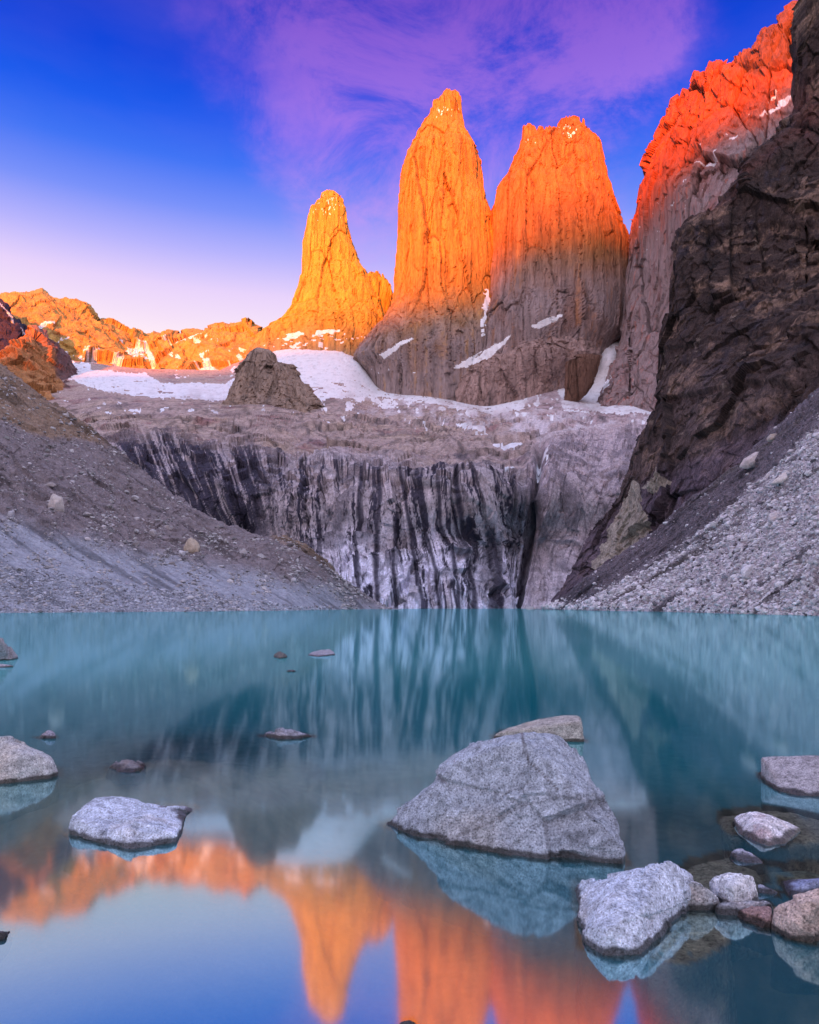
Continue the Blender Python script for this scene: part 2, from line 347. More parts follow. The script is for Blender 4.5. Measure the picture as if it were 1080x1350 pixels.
# wall: pale granite, whiter low down, with black water streaks
wc = base_col(P.shape, [.46, .40, .42])
wc = mixv(wc, [.78, .78, .92], sm(PY+20*fbm(Q*[1, .3, 1], .04, 3), 650, 750)*sm(fbm(np.stack([U*.09, PY*.012, zero+2], -1), 1, 4, .6, 19), -.6, 0)*.95*sm(PX, 380, 460))
wc = mixv(wc, [.27, .22, .22], sm(fbm(P, 1/35., 4, .6, 43), 0, .5)*.7)
wc = mixv(wc, [.46, .38, .40], right*.7)
leftz = sm(PX, 400, 330)
dens = sm(fbm(Q*[1, .5, 1], .012, 3, .5, 18), -.35, .35)
wet = sm(S1, .13-.12*dens, .19-.1*dens)*.93; wet = np.maximum(wet, sm(S2, .17-.1*dens, .23-.1*dens)*.95)
wet *= sm(fbm(Q*[1, .5, 1], .05, 4, .6, 28), -.3, -.05)*(1-.45*sm(PY, 700, 760)*sm(S2, .2, 0)*(1-leftz)); wet = np.maximum(wet, .85*sm(we, .05, 0)*sm(fbm(Q, .02, 3, .5, 29), .1, .3)*wall)
wet = np.maximum(wet, leftz*sm(S1+S2*.6, -.20, 0)*.95)
big = np.zeros_like(PX)
for (x0, w_, y0) in [(549, 3.0, 640), (646, 7, 705), (594, 3, 660), (571, 3, 640), (610, 3, 680), (500, 4, 620), (476, 3, 620), (618, 4, 610), (522, 3, 700)]:
    cxx = x0 + .16*(PY-750)*(x0 > 530)
    big = np.maximum(big, np.exp(-((PX-cxx+3*fbm(Q, .03, 3, .5, x0))/w_)**4)*sm(PY, y0-40, y0))
wet = np.maximum(wet, big*.9)
st0 = lip+16+34*fbm(Q*[1, .15, 1], .05, 4, .65, 8)*(1-.7*leftz)-16*leftz
wet *= sm(PY, st0-9, st0+9)
wet *= 1-right*.55
wet = np.maximum(wet, .9*wall*np.exp(-((PX-chx)/interp(PY, [(600, 2.), (720, 3.), (790, 6)]))**2))
crack = np.exp(-((PY-interp(PX, [(440, 605), (500, 625), (560, 640), (640, 632), (710, 633)])-5*fbm(Q, .03, 4, .5, 77))/1.1)**2)*(PX > 440)*(PX < 712)
wet = np.maximum(wet, crack*.8)
wet = np.maximum(wet, wall*sm(cv2, .3, .45)*.5)
wc *= (1+.5*fbm(np.stack([U*.25, PY*.03, zero], -1), 1, 4, .7, 44))[..., None]
wc = mixv(wc, [.022, .020, .042], np.clip(wet, 0, 1))
C = C*(1-wall[..., None]) + wc*wall[..., None]
# dark wet bands on the shelf left of the wall
bandn = fbm(Q*[.25, 1, 1], .07, 4, .6, 61)
C = mixv(C, [.06, .055, .08], sm(bandn, .12, .3)*sm(PY, 560, 578)*sm(PX, 470, 380)*.75*(1-wall))
C = mixv(C, [.06, .055, .07], sm(fbm(Q*[.35, 1, 1], .06, 5, .65, 63), .16, .32)*sm(PY, 520, 545)*.65*(1-wall))
# mottled old ice between the snow and the shelf
mot = sm(fbm(Q*[.6, 1, 1], .07, 5, .7, 90), -.15, .25)*sm(PY, 512, 530)*sm(PY, interp(PX, [(400, 545), (560, 560), (700, 592), (860, 565)]), interp(PX, [(400, 535), (560, 545), (700, 575), (860, 552)]))*sm(PX, 420, 520)
C = mixv(C, [.60, .56, .60], mot*.85)
# snow and ice
wx = PX+7*fbm(Q, .06, 4, .6, 71)+2*fbm(Q, .3, 2, .5, 72); wy = PY+4*fbm(Q, .07, 4, .6, 73)+2*fbm(Q, .3, 2, .5, 74)
polys = [[(-60, 440), (60, 470), (90, 470), (115, 488), (190, 492), (215, 505), (300, 505), (360, 462), (352, 440), (930, 420), (930, 545), (866, 548), (820, 545), (790, 545), (742, 541), (735, 512), (745, 505), (700, 505), (690, 540), (650, 546), (600, 540), (560, 530), (500, 524), (470, 524), (425, 526), (395, 522), (380, 530), (330, 524), (300, 528), (200, 524), (130, 514), (75, 492), (-60, 470)],
         [(600, 560), (612, 566), (642, 577), (645, 570), (620, 560)], [(665, 615), (690, 610), (695, 617), (668, 621)], [(708, 605), (722, 605), (720, 618), (708, 614)], [(640, 582), (690, 592), (676, 598), (650, 590)]]
sn = np.zeros(PX.shape, bool)
for p in polys: sn |= polymask(wx, wy, p)
sn |= (fbm(Q, .09, 4, .65, 75) > interp(PY, [(500, .1), (530, .12), (560, .28), (575, .6)])) & (PY < 578) & (PX > 400)
sn |= (fbm(Q*[.5, 1, 1], .12, 4, .65, 76) > .25) & (PY < 545) & (PX < 400)
sn &= ~((fbm(P*[.5, .3, 1], 1/22., 5, .7, 79) > interp(PY, [(470, .5), (500, .22), (530, .10)])) & (PY > 478))
dirty = sm(fbm(Q*[.5, 1, 1], .06, 4, .6, 78), -.05, .35)*sm(PY, 500, 530)
Csn = base_col(P.shape, SNOW*.92); Csn *= (1-.3*sm(fbm(P*[.4, .5, 1], 1/9., 5, .75, 83), .05, .4))[..., None]; Csn = mixv(Csn, [.45, .40, .40], dirty*.7); Csn *= (1-.25*sm(fbm(P*[1, .3, 1], 1/14., 5, .7, 80), .1, .4))[..., None]  # noise darkening: dirt plus painted crevasse shading
m, k = P.shape[:2]
fq = grid_faces(m, k)
if s < 0: fq = fq[:, ::-1]
fs = sn.ravel()[fq].sum(1) >= 2
def split_obj(name, sel, mat, C):
    f = fq[sel]; u, inv = np.unique(f, return_inverse=True)
    return mesh_obj(name, P.reshape(-1, 3)[u], inv.reshape(-1, 4), mat, C.reshape(-1, 3)[u], mat is M_SNOW)
o = split_obj('terrain', ~fs, M_SHELF, C); tag(o, 'streaked grey rock headwall and brown rocky shelf across the far end of the lake', None, None, 'structure')
o = split_obj('snowfield', fs, M_SNOW, Csn); tag(o, 'white snow and ice at the foot of the rock towers', None, None, 'structure')

# ---- rock towers
def ring_piece(D0, left, right, top, bot, ratio=0.8, nang=360, step=1.1, p=2.5):
    pys = np.arange(top, bot+.01, step); l = interp(pys, left); r = interp(pys, right)
    a = np.linspace(0, 2*np.pi, nang, endpoint=False)
    w = np.maximum((r-l)/2, .8)/F*D0; c = ((l+r)/2-CX)/F*D0
    ca, sa = np.cos(a), np.sin(a)
    sx = np.sign(ca)*np.abs(ca)**(2/p); sy = np.sign(sa)*np.abs(sa)**(2/p)
    wd = w*ratio
    P = np.stack([c[:, None]+w[:, None]*sx, D0+wd[:, None]*sy, CH+(HY-pys)[:, None]/F*D0+0*sx], -1)
    out = np.stack([sx/np.sqrt(sx**2+sy**2), sy/np.sqrt(sx**2+sy**2), 0*sx], -1)[None]+0*P
    return P, out, w
def PYr(P): return HY-F*(P[..., 2]-CH)/P[..., 1]
def tower(name, D0, pieces, seed, colf, snowf, label, groove=9.0, group='granite rock towers above the snow'):
    Vs, Fs, Cs, Sn = [], [], [], []; off = 0
    for (l, r, top, bot, kw) in pieces:
        P, out, w = ring_piece(D0, l, r, top, bot, **kw)
        k = np.clip(w/110., .10, 1)[:, None]
        Pw = P + 7*np.stack([fbm(P, 1/50., 3, .5, seed+6), fbm(P, 1/50., 3, .5, seed+7), 0*P[..., 0]], -1)
        g = fbm(Pw, 1/30., 5, .65, seed, (1, 1, .04), ridged=True); cv, ce = cells(Pw, 1/75., seed, (1, 1, .05), .9); cv2, ce2 = cells(Pw, 1/27., seed+1, (1, 1, .035), .9); cv3, ce3 = cells(Pw, 1/11., seed+2, (1, 1, .06), .9)
        cv4, ce4 = cells(Pw, 1/30., seed+3, (1, 1, .7), .9)
        d = k*(2.2*g + cv*9 + cv2*5.5 + cv3*3.2 + cv4*1.2 + 6*fbm(P, 1/110., 3, .5, seed+3) - 4*sm(ce, .04, 0) - 2*sm(ce2, .05, 0))
        tipf = sm(PYr(P), top+50, top+2)*np.clip(k*3, 0, 1); d = d + tipf*6*cells(P, 1/14., seed+9, (1, 1, .3), .9)[0]
        P[..., 2] += tipf*(16*cells(P, 1/13., seed+10, (1, 1, .05), .9)[0] - 3)
        P = P + out*d[..., None]
        P[0] = P[0].mean(0)
        PX, PY = proj(P)
        C = colf(P, PX, PY, g, cv2, ce, ce2)
        nrm = grid_normals(np.concatenate([P, P[:, :1]], 1))[:, :-1]; nrm = nrm*np.sign((nrm*out).sum(-1))[..., None]
        sn = snowf(P, PX, PY, nrm)
        Sn.append((sn > .5).ravel())
        f = grid_faces(P.shape[0], P.shape[1], True)[:, ::-1]
        Vs.append(P.reshape(-1, 3)); Fs.append(f+off); Cs.append(C.reshape(-1, 3)); off += P.shape[0]*P.shape[1]
    V, Fq, Cc, S_ = np.concatenate(Vs), np.concatenate(Fs), np.concatenate(Cs), np.concatenate(Sn)
    fs = S_[Fq].sum(1) >= 2
    o = mesh_obj(name, V, Fq[~fs], M_TOWER, Cc, False)
    u, inv = np.unique(Fq[fs], return_inverse=True)
    if len(u): mesh_obj('snow_patch', V[u], inv.reshape(-1, 4), M_SNOW, base_col(V[u].shape, SNOW), parent=o)['kind'] = 'stuff'
    return tag(o, label, 'rock tower', group)
def granite(base, dark, seed, foot=0.0, shade_line_y=430):
    def f(P, PX, PY, g, cv2, ce, ce2):
        C = base_col(P.shape, base)
        C = mixv(C, [.31, .25, .25], foot*sm(PY+18*fbm(P, 1/60., 4, .6, seed+13), (shade_line_y(PX) if callable(shade_line_y) else shade_line_y)-45, (shade_line_y(PX) if callable(shade_line_y) else shade_line_y)+45))  # grey base rock, raised to follow the shadow line, so shade is partly painted
        C = mixv(C, dark, sm(fbm(P, 1/130., 4, .55, seed, (1, 1, .6)), 0, .5)*.5)
        st = fbm(P, 1/20., 5, .65, seed+5, (1, 1, .05)); C = mixv(C, np.array(dark)*.55, sm(st, .1, .4)*.6)
        C = mixv(C, np.minimum(np.array(base)*1.35, 1), sm(-st, .12, .4)*.5)
        C *= (1-.55*sm(ce, .025, 0)*sm(fbm(P, 1/60., 3, .5, seed+31), -.3, .2)-.42*sm(ce2, .05, 0)*sm(fbm(P, 1/40., 3, .5, seed+32), -.1, .3))[..., None]
        C *= (1-.30*sm(g, .25, -.1))[..., None]
        return C
    return f
def snowfun(seed, tops, ledges):
    def f(P, PX, PY, nrm):
        Q = np.stack([PX, PY, 0*PX], -1); n = fbm(Q, .16, 4, .65, seed); nf = fbm(Q, .34, 4, .7, seed+4); o = np.zeros(PX.shape)
        for (x, y, rx, ry, th) in tops:
            e = ((PX-x)/rx)**2+((PY-y)/ry)**2; o = np.maximum(o, (nf > th+.10+.25*e)*(e < 1)*(nrm[..., 2] > -.3))
        qx = PX+4*fbm(Q, .08, 3, .6, seed+1); qy = PY+3*fbm(Q, .1, 3, .6, seed+2)
        for pl in ledges: o = np.maximum(o, polymask(qx, qy, pl)*(n > -.28))
        return o*(P[..., 1] < 2600)
    return f
t1l = [(250, 433), (253, 427), (267, 420), (275, 410), (291, 406), (322, 401), (358, 401), (384, 395), (411, 387), (429, 373), (436, 358), (448, 345), (475, 330), (510, 325)]
t1r = [(250, 434), (255, 442), (264, 451), (278, 455.5), (291, 457), (313, 462), (331, 469), (353, 478), (362, 486), (380, 495), (400, 505), (430, 518), (475, 520), (510, 522)]
s1l = [(360, 494), (363, 484), (380, 470), (475, 440)]
s1r = [(360, 496), (363, 501), (369, 509), (380, 516), (393, 519), (407, 516), (425, 512), (475, 520)]
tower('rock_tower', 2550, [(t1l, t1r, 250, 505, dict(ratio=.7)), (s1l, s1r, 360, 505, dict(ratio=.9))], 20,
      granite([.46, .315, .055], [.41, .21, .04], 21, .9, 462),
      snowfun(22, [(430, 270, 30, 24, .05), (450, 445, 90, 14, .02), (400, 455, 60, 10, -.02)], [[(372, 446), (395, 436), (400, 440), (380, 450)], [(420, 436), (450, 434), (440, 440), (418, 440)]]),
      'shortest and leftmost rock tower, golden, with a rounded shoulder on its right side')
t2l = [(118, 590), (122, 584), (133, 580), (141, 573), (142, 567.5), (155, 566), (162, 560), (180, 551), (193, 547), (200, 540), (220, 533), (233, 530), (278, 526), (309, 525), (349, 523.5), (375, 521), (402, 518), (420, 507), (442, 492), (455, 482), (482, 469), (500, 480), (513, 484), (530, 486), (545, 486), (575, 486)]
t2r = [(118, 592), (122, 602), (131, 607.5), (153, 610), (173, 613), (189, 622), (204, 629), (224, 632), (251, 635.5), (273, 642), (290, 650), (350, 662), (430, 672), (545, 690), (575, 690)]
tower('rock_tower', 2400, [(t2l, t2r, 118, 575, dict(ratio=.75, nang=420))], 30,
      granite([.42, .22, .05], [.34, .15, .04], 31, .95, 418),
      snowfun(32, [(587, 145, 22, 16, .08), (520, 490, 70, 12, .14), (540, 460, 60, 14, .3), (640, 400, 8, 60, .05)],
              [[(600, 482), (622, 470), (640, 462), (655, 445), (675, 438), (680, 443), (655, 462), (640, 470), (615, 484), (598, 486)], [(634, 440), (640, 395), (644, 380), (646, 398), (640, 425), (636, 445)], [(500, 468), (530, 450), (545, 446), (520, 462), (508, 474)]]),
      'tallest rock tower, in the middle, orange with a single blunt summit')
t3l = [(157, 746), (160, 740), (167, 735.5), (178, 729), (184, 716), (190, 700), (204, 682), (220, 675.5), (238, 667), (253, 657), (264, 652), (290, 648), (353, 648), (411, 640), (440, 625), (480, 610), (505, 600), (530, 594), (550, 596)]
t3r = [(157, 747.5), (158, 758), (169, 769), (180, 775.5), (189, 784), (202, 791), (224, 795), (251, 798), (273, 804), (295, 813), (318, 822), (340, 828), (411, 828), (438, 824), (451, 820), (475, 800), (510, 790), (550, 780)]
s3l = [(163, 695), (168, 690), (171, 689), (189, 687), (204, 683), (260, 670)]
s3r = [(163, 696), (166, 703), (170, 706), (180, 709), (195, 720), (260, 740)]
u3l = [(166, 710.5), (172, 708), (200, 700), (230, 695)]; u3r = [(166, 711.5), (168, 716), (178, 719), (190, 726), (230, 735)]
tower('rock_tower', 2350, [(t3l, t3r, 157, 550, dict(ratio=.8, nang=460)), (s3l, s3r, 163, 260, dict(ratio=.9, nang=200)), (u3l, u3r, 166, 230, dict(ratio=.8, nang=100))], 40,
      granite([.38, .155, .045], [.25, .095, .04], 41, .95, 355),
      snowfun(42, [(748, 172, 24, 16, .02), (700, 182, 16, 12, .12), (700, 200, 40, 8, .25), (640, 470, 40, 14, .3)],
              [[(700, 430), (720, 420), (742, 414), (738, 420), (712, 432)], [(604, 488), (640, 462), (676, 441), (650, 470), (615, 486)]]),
      'broad rock tower, rightmost of the three, with twin jagged summits and a base greyed to follow the shadow line', groove=11)

# the grey mass at the feet of the towers
def lump(name, D0, l, r, top, bot, seed, base, dark, label, cat, group=None, ratio=.8, snow=None, groove=7):
    P, out, w = ring_piece(D0, l, r, top, bot, ratio=ratio, nang=300, step=.8, p=2.3)
    k = np.clip(w/60., .10, 1)[:, None]; q = D0/2300.
    g = fbm(P, 1/(30.*q), 5, .6, seed, (1, 1, .15), ridged=True); cv, ce = cells(P, 1/(60*q), seed, (1, 1, .2), .9); cv2, ce2 = cells(P, 1/(22*q), seed+1, (1, 1, .12), .9); cv3, _ = cells(P, 1/(8*q), seed+2, (1, 1, .5), .9)
    P = P + out*(k*q*(2.5*g + cv*15 + cv2*8 + cv3*4 + 8*fbm(P, 1/60., 4, .55, seed+3)))[..., None]; P[0] = P[0].mean(0)
    PX, PY = proj(P)
    C = granite(base, dark, seed)(P, PX, PY, g, cv2, ce, ce2)
    if snow: C = mixv(C, SNOW, np.clip(snow(P, PX, PY, out), 0, 1))
    o = mesh_obj(name, P, grid_faces(P.shape[0], P.shape[1], True)[:, ::-1], M_TOWER, C, False)
    return tag(o, label, cat, group)
lump('rock_buttress', 2230, [(440, 735), (446, 700), (458, 672), (470, 655), (485, 628), (505, 606), (528, 596), (560, 594)], [(440, 737), (446, 765), (460, 782), (475, 790), (500, 765), (515, 742), (560, 735)], 440, 560, 50,
     [.38, .27, .24], [.22, .16, .155], 'low grey brown rock buttress in front of the twin-peaked tower', 'rock buttress', ratio=.55)
lump('rock_outcrop', 1960, [(466, 772), (470, 760), (478, 748), (500, 747), (520, 746), (548, 740)], [(466, 775), (470, 791), (490, 788), (505, 783), (520, 775), (535, 757), (548, 748)], 466, 548, 55,
     [.16, .09, .065], [.10, .065, .05], 'dark brown rock outcrop in the snow at the mouth of the gully', 'rock outcrop', ratio=.6)
lump('rock_outcrop', 1620, [(458, 338), (463, 332), (475, 325), (495, 312), (515, 306), (530, 303), (560, 280)], [(458, 342), (463, 358), (470, 366), (481, 368), (483, 384), (492, 392), (505, 401), (518, 410), (560, 440)], 458, 560, 60,
     [.33, .25, .20], [.14, .12, .125], 'grey brown blocky rock outcrop standing below the leftmost tower', 'rock outcrop', ratio=.7)

# ---- far ridge on the left
crest = [(-140, 420), (-60, 400), (0, 392), (30, 387), (45, 383), (56, 378), (67, 390), (85, 397), (117, 410), (130, 425), (155, 432), (175, 442), (187, 450), (197, 445), (215, 447), (260, 445), (272, 447), (300, 442), (325, 439), (350, 440), (372, 446), (400, 450)]
Df = tps([(-140, 400, 2700), (-140, 520, 2350), (50, 380, 2850), (50, 500, 2400), (190, 450, 3000), (150, 470, 2700), (190, 500, 2600), (260, 447, 2900), (300, 500, 2450), (260, 480, 2600), (350, 440, 2750), (400, 500, 2450)])
pxs = cols(crest, .9, -140, 400)
P = sheet_grid(pxs, crest, [(-140, 545), (400, 545)], 170, Df, roll=(8, .02), jag=3.5, jagf=.12, back=[(40, 8), (120, 50), (400, 250)], seed=81)
n, s = orient(P); PX, PY = proj(P); Q = np.stack([PX, PY, 0*PX], -1)
cv, ce = cells(P, 1/170., 81, (1, .6, .5), 1.2); cv2, ce2 = cells(P, 1/60., 82, (1, .6, .3), 1.0); cv3, _ = cells(P, 1/18., 83, (1, 1, .5), .9)
P = P + n*((cv*26+cv2*9+cv3*3.5+34*fbm(P, 1/170., 4, .5, 84, (1, 1, .6), ridged=True))*sm(PY, 380, 400))[..., None]
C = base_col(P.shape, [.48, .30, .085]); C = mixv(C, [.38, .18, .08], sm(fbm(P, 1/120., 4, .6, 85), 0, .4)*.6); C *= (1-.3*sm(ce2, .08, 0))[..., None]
sn = (fbm(Q*[.5, 1, 1], .07, 5, .65, 86) > interp(PY, [(430, .36), (460, .18), (500, .08)])) & (PY > interp(PX, [(0, 470), (130, 450), (180, 460), (250, 445), (400, 440)]))
for pl in [[(50, 438), (70, 434), (72, 437), (54, 442)], [(248, 450), (270, 451), (262, 455)], [(186, 455), (200, 468), (208, 485), (200, 486), (190, 466)]]: sn |= polymask(PX+3*fbm(Q, .1, 3), PY+2*fbm(Q, .12, 3, .5, 3), pl)
C = mixv(C, SNOW, sn*1.0)
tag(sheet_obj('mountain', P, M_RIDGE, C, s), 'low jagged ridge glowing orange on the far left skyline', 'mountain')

# ---- small peak and dark spur at the left edge
crest = [(-160, 430), (-40, 460), (0, 484), (14, 470), (30, 447), (42, 441), (52, 442), (62, 447), (72, 466), (90, 485), (107, 503), (125, 512)]
Df = tps([(-160, 430, 2000), (42, 441, 2000), (20, 490, 1850), (70, 480, 2050), (125, 512, 2100), (-100, 520, 1750), (120, 545, 1750)])
pxs = cols(crest, .7, -160, 125)
P = sheet_grid(pxs, crest, [(-160, 550), (125, 550)], 120, Df, roll=(6, .02), jag=2, jagf=.15, back=[(30, 8), (100, 60), (200, 200)], seed=91)
n, s = orient(P); PX, PY = proj(P); Q = np.stack([PX, PY, 0*PX], -1)
cv, ce = cells(P, 1/80., 91, (1, 1, .6)); cv2, ce2 = cells(P, 1/25., 92)
P = P + n*(cv*25+cv2*10+18*fbm(P, 1/90., 5, .55, 94, ridged=True))[..., None]
C = base_col(P.shape, [.44, .22, .09]); C = mixv(C, [.12, .085, .10], sm(PX-.45*(PY-445)+6*fbm(Q, .06, 3), 46, 54)*.9)  # flank away from the light is painted dark as shade
tag(sheet_obj('mountain', P, M_RIDGE, C, s), 'small pointed orange peak with a shaded right flank painted dark in front of the left ridge', 'mountain')
crest = [(-200, 340), (-60, 372), (0, 394), (10, 400), (22, 420), (33, 432), (36, 436), (32, 444), (33, 448), (36, 470)]
crest = [(-200, 340), (-60, 372), (0, 395), (10, 401), (22, 419), (33, 431), (45, 448), (60, 480)]
Df = tps([(-200, 340, 2350), (-60, 372, 2300), (0, 400, 2300), (45, 440, 2330), (0, 480, 2150), (-100, 520, 2050), (60, 500, 2150)])
pxs = cols(crest, .7, -200, 60)
P = sheet_grid(pxs, crest, [(-200, 560), (60, 545)], 110, Df, roll=(8, .03), jag=2, jagf=.12, back=[(15, 5), (50, 60), (80, 300)], seed=96)
n, s = orient(P); PX, PY = proj(P); Q = np.stack([PX, PY, 0*PX], -1)
cv, ce = cells(P, 1/80., 97, (1, 1, .6)); cv2, ce2 = cells(P, 1/25., 98)
P = P + n*(cv*16+cv2*8+22*fbm(P, 1/90., 5, .55, 99))[..., None]
C = base_col(P.shape, [.045, .035, .06]); C = mixv(C, SNOW, (np.abs(PY-interp(PX, [(0, 399), (20, 425), (37, 441)])-2-2*fbm(Q, .1, 3)) < 1.4)*.8)  # very dark base colour stands in for shadow on the spur
tag(sheet_obj('mountain', P, M_RIDGE, C, s), 'rock spur coloured dark purple as if shaded, cut off by the left edge, streaked with snow', 'mountain')

def wall_shade_y(PX): return interp(PX, [(786, 330), (840, 310), (880, 262), (960, 190), (1060, 110)])  # diagonal sunlit edge; below it the wall colour is painted shade grey
# ---- the great wall of rock on the right
crest = [(786, 532), (792, 518), (804.5, 494), (812, 470), (821, 448), (826, 425), (829, 407), (830, 373), (830.5, 344), (833.5, 315), (837, 286), (844, 249), (854, 224), (862.6, 199), (869, 178), (883, 153.5), (889.5, 129), (896, 133), (900, 122), (908, 110), (916.5, 93), (923, 98), (929, 97.5), (936, 82), (950, 83), (962, 87), (965, 84), (970, 76), (975, 71), (987, 72), (999.5, 68), (1008, 46), (1012, 35), (1024, 34), (1037, 21), (1047, 19), (1051, 29), (1058, 24), (1075, 5), (1120, -30), (1200, -60)]
Df = tps([(786, 530, 1980), (829, 400, 2150), (840, 260, 2200), (870, 180, 2150), (920, 95, 2050), (1047, 20, 1850), (1200, -60, 1700), (1100, 60, 1700), (860, 540, 1750), (900, 560, 1600), (870, 400, 1950), (880, 250, 1950), (960, 150, 1850), (960, 350, 1650), (1050, 120, 1720), (1050, 350, 1450), (1200, 560, 1200)])
pxs = cols(crest, .8, 786, 1200)
P = sheet_grid(pxs, crest, [(786, 560), (1200, 560)], 420, Df, roll=(14, .05), jag=1.5, jagf=.3, back=[(40, 8), (120, 80), (300, 500)], seed=101)
n, s = orient(P); PX, PY = proj(P); Q = np.stack([PX, PY, 0*PX], -1)
Pw = (P + 9*np.stack([fbm(P, 1/60., 3, .5, 1), fbm(P, 1/60., 3, .5, 2), 0*PX], -1))*[1, .4, 1]
g = fbm(Pw, 1/32., 5, .65, 101, (1, 1, .05), ridged=True); cv, ce = cells(Pw, 1/85., 102, (1, 1, .10), .9); cv2, ce2 = cells(Pw, 1/30., 103, (1, 1, .08), .9); cv3, _ = cells(Pw, 1/12., 104, (1, 1, .15), .9)
up = sm(PY, 330, 180)
P = P + n*((4+3*up)*g + cv*(14+8*up) + cv2*(9+4*up) + cv3*5 + 8*fbm(P, 1/120., 3, .5, 105) - (4+8*up)*sm(ce, .05, 0))[..., None]
C = granite([.37, .085, .04], [.26, .06, .035], 106, .95, wall_shade_y)(P, PX, PY, g, cv2, ce, ce2)
dk = sm(PX-(PY-70)*.25+8*fbm(Q, .05, 4, .6, 107), 958, 970)*sm(PY-interp(PX, [(960, 88), (1000, 100), (1040, 78), (1060, 70)])-5*fbm(Q, .06, 3, .5, 4), 6, -6)
C = mixv(C, [.16, .07, .06], dk*.9)
sn = np.zeros(PX.shape, bool)
for pl in [[(1012, 142), (1030, 132), (1048, 124), (1046, 129), (1016, 149)], [(1000, 150), (1012, 140), (1006, 150)], [(1010, 130), (1030, 113), (1026, 122)], [(918, 218), (938, 213), (952, 205), (942, 217)], [(964, 190), (976, 182), (972, 190)], [(880, 270), (893, 264), (884, 272)], [(798, 510), (806, 495), (804, 508), (797, 522)]]:
    sn |= polymask(PX+2*fbm(Q, .1, 3, .6, 5), PY+2*fbm(Q, .12, 3, .6, 6), pl)
sn |= (fbm(Q, .15, 4, .6, 109) > .42) & (np.abs(PY-interp(PX, [(860, 300), (1060, 110)])) < 40)
C = mixv(C, SNOW, sn*1.0)
tag(sheet_obj('mountain', P, M_TOWER, C, s), 'huge sheer granite wall right of the towers, red serrated crest and a foot greyed to follow the shadow line', 'mountain')

# ---- the near dark cliff on the right
crest = [(700, 812), (715, 806), (730, 795), (745, 780), (755, 762), (765, 745), (778, 722), (790, 700), (805, 680), (820, 660), (830, 630), (850, 600), (865, 565), (870, 520), (875, 497), (877, 452), (881, 419), (887.5, 382), (893, 344), (896, 315), (908, 292), (925, 282), (945.6, 265), (966, 245), (985, 220), (989, 203), (1008, 191), (1024, 178), (1041, 164), (1058, 150), (1061.5, 120), (1062, 60), (1059, 25), (1060, 0), (1064, -50), (1080, -100), (1120, -160), (1400, -200)]
crest = [(a, b) for a, b in crest if (a, b) not in ((1059, 25), (1060, 0))]
Df = tps([(715, 806, 430), (765, 745, 415), (820, 660, 400), (870, 520, 385), (893, 344, 400), (945, 265, 400), (1000, 200, 395), (1058, 150, 390), (1065, -50, 420), (1400, -200, 380), (1080, 300, 340), (1080, 440, 275), (1000, 350, 360), (930, 450, 350), (900, 560, 340), (1080, 560, 225), (1400, 560, 170), (1400, 300, 250), (980, 600, 265), (860, 700, 330), (780, 760, 390), (860, 830, 300), (1080, 830, 190), (1400, 830, 130)])
pxs = cols(crest, .9, 700, 1400)
P = sheet_grid(pxs, crest, [(700, 814), (830, 800), (1080, 700), (1400, 620)], 480, Df, roll=(18, .05), jag=2.0, jagf=.12, back=[(8, 2), (25, 20), (50, 160), (60, 330)], seed=111)
n, s = orient(P); PX, PY = proj(P); Q = np.stack([PX, PY, 0*PX], -1)
Pk = P*[1, .45, 1]; g = fbm(Pk, 1/14., 5, .65, 111, (1, 1, .3), ridged=True); cv, ce = cells(Pk, 1/30., 112, (1, 1, .3), .9); cv2, ce2 = cells(Pk, 1/10., 113, (1, 1, .4), .9); cv3, _ = cells(Pk, 1/3.6, 114, (1, 1, .6), .9)
# diagonal gully and overhang band
gul = np.exp(-((PY-interp(PX, [(900, 660), (980, 600), (1010, 575), (1080, 500), (1400, 260)])+6)/16.)**2)*sm(PX, 960, 1010)
ledge = np.zeros_like(PX)
for (yl, h_) in [(300, 5), (368, 3), (440, 4), (512, 7)]:
    yy = PY-(yl-(PX-1000)*.12+14*fbm(Q, .012, 4, .55, yl)); ledge += h_*(sm(yy, -50, 0)-sm(yy, 0, 5))
k = sm(PX, 705, 800)*.7+.3
P = P + n*(k*(2.5*g + cv*4.5 + cv2*2.2 + cv3*1.1 + ledge*.35 - 5*gul + 3*fbm(P, 1/40., 3, .5, 115)))[..., None]
C = base_col(P.shape, [.058, .036, .030])
C = mixv(C, [.27, .17, .12], sm(fbm(Pk, 1/22., 6, .8, 116), .02, .24)*.95)
C = mixv(C, [.36, .28, .22], sm(fbm(Pk, 1/7., 5, .7, 118), .22, .36)*.7*sm(fbm(P, 1/50., 3, .5, 120), -.1, .2))
C = mixv(C, [.045, .035, .045], sm(fbm(P, 1/12., 5, .65, 117, (1, 1, .35)), .08, .35)*.85)
C = mixv(C, [.20, .14, .13], sm(PY, 430, 560)*.5*sm(fbm(P, 1/30., 4, .6, 119), -.3, .2))
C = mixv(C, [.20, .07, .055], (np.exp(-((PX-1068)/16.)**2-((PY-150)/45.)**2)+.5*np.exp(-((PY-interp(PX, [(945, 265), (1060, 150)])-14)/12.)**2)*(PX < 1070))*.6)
C = mixv(C, [.16, .12, .16], sm(PY-interp(PX, [(700, 760), (860, 640), (1000, 560)])+10*fbm(Q, .03, 3), -10, 20)*.6)
C *= (1-.5*sm(ce2, .08, 0)-.4*sm(ce, .05, 0))[..., None]
tanp = polymask(PX+7*fbm(Q, .05, 4, .6, 7), PY+6*fbm(Q, .05, 4, .6, 8), [(843, 635), (858, 645), (857, 690), (842, 720), (808, 742), (785, 765), (786, 745), (800, 710), (818, 680)])
tanp |= polymask(PX+5*fbm(Q, .06, 4, .6, 9), PY+5*fbm(Q, .06, 4, .6, 10), [(862, 650), (888, 622), (893, 640), (880, 655)])
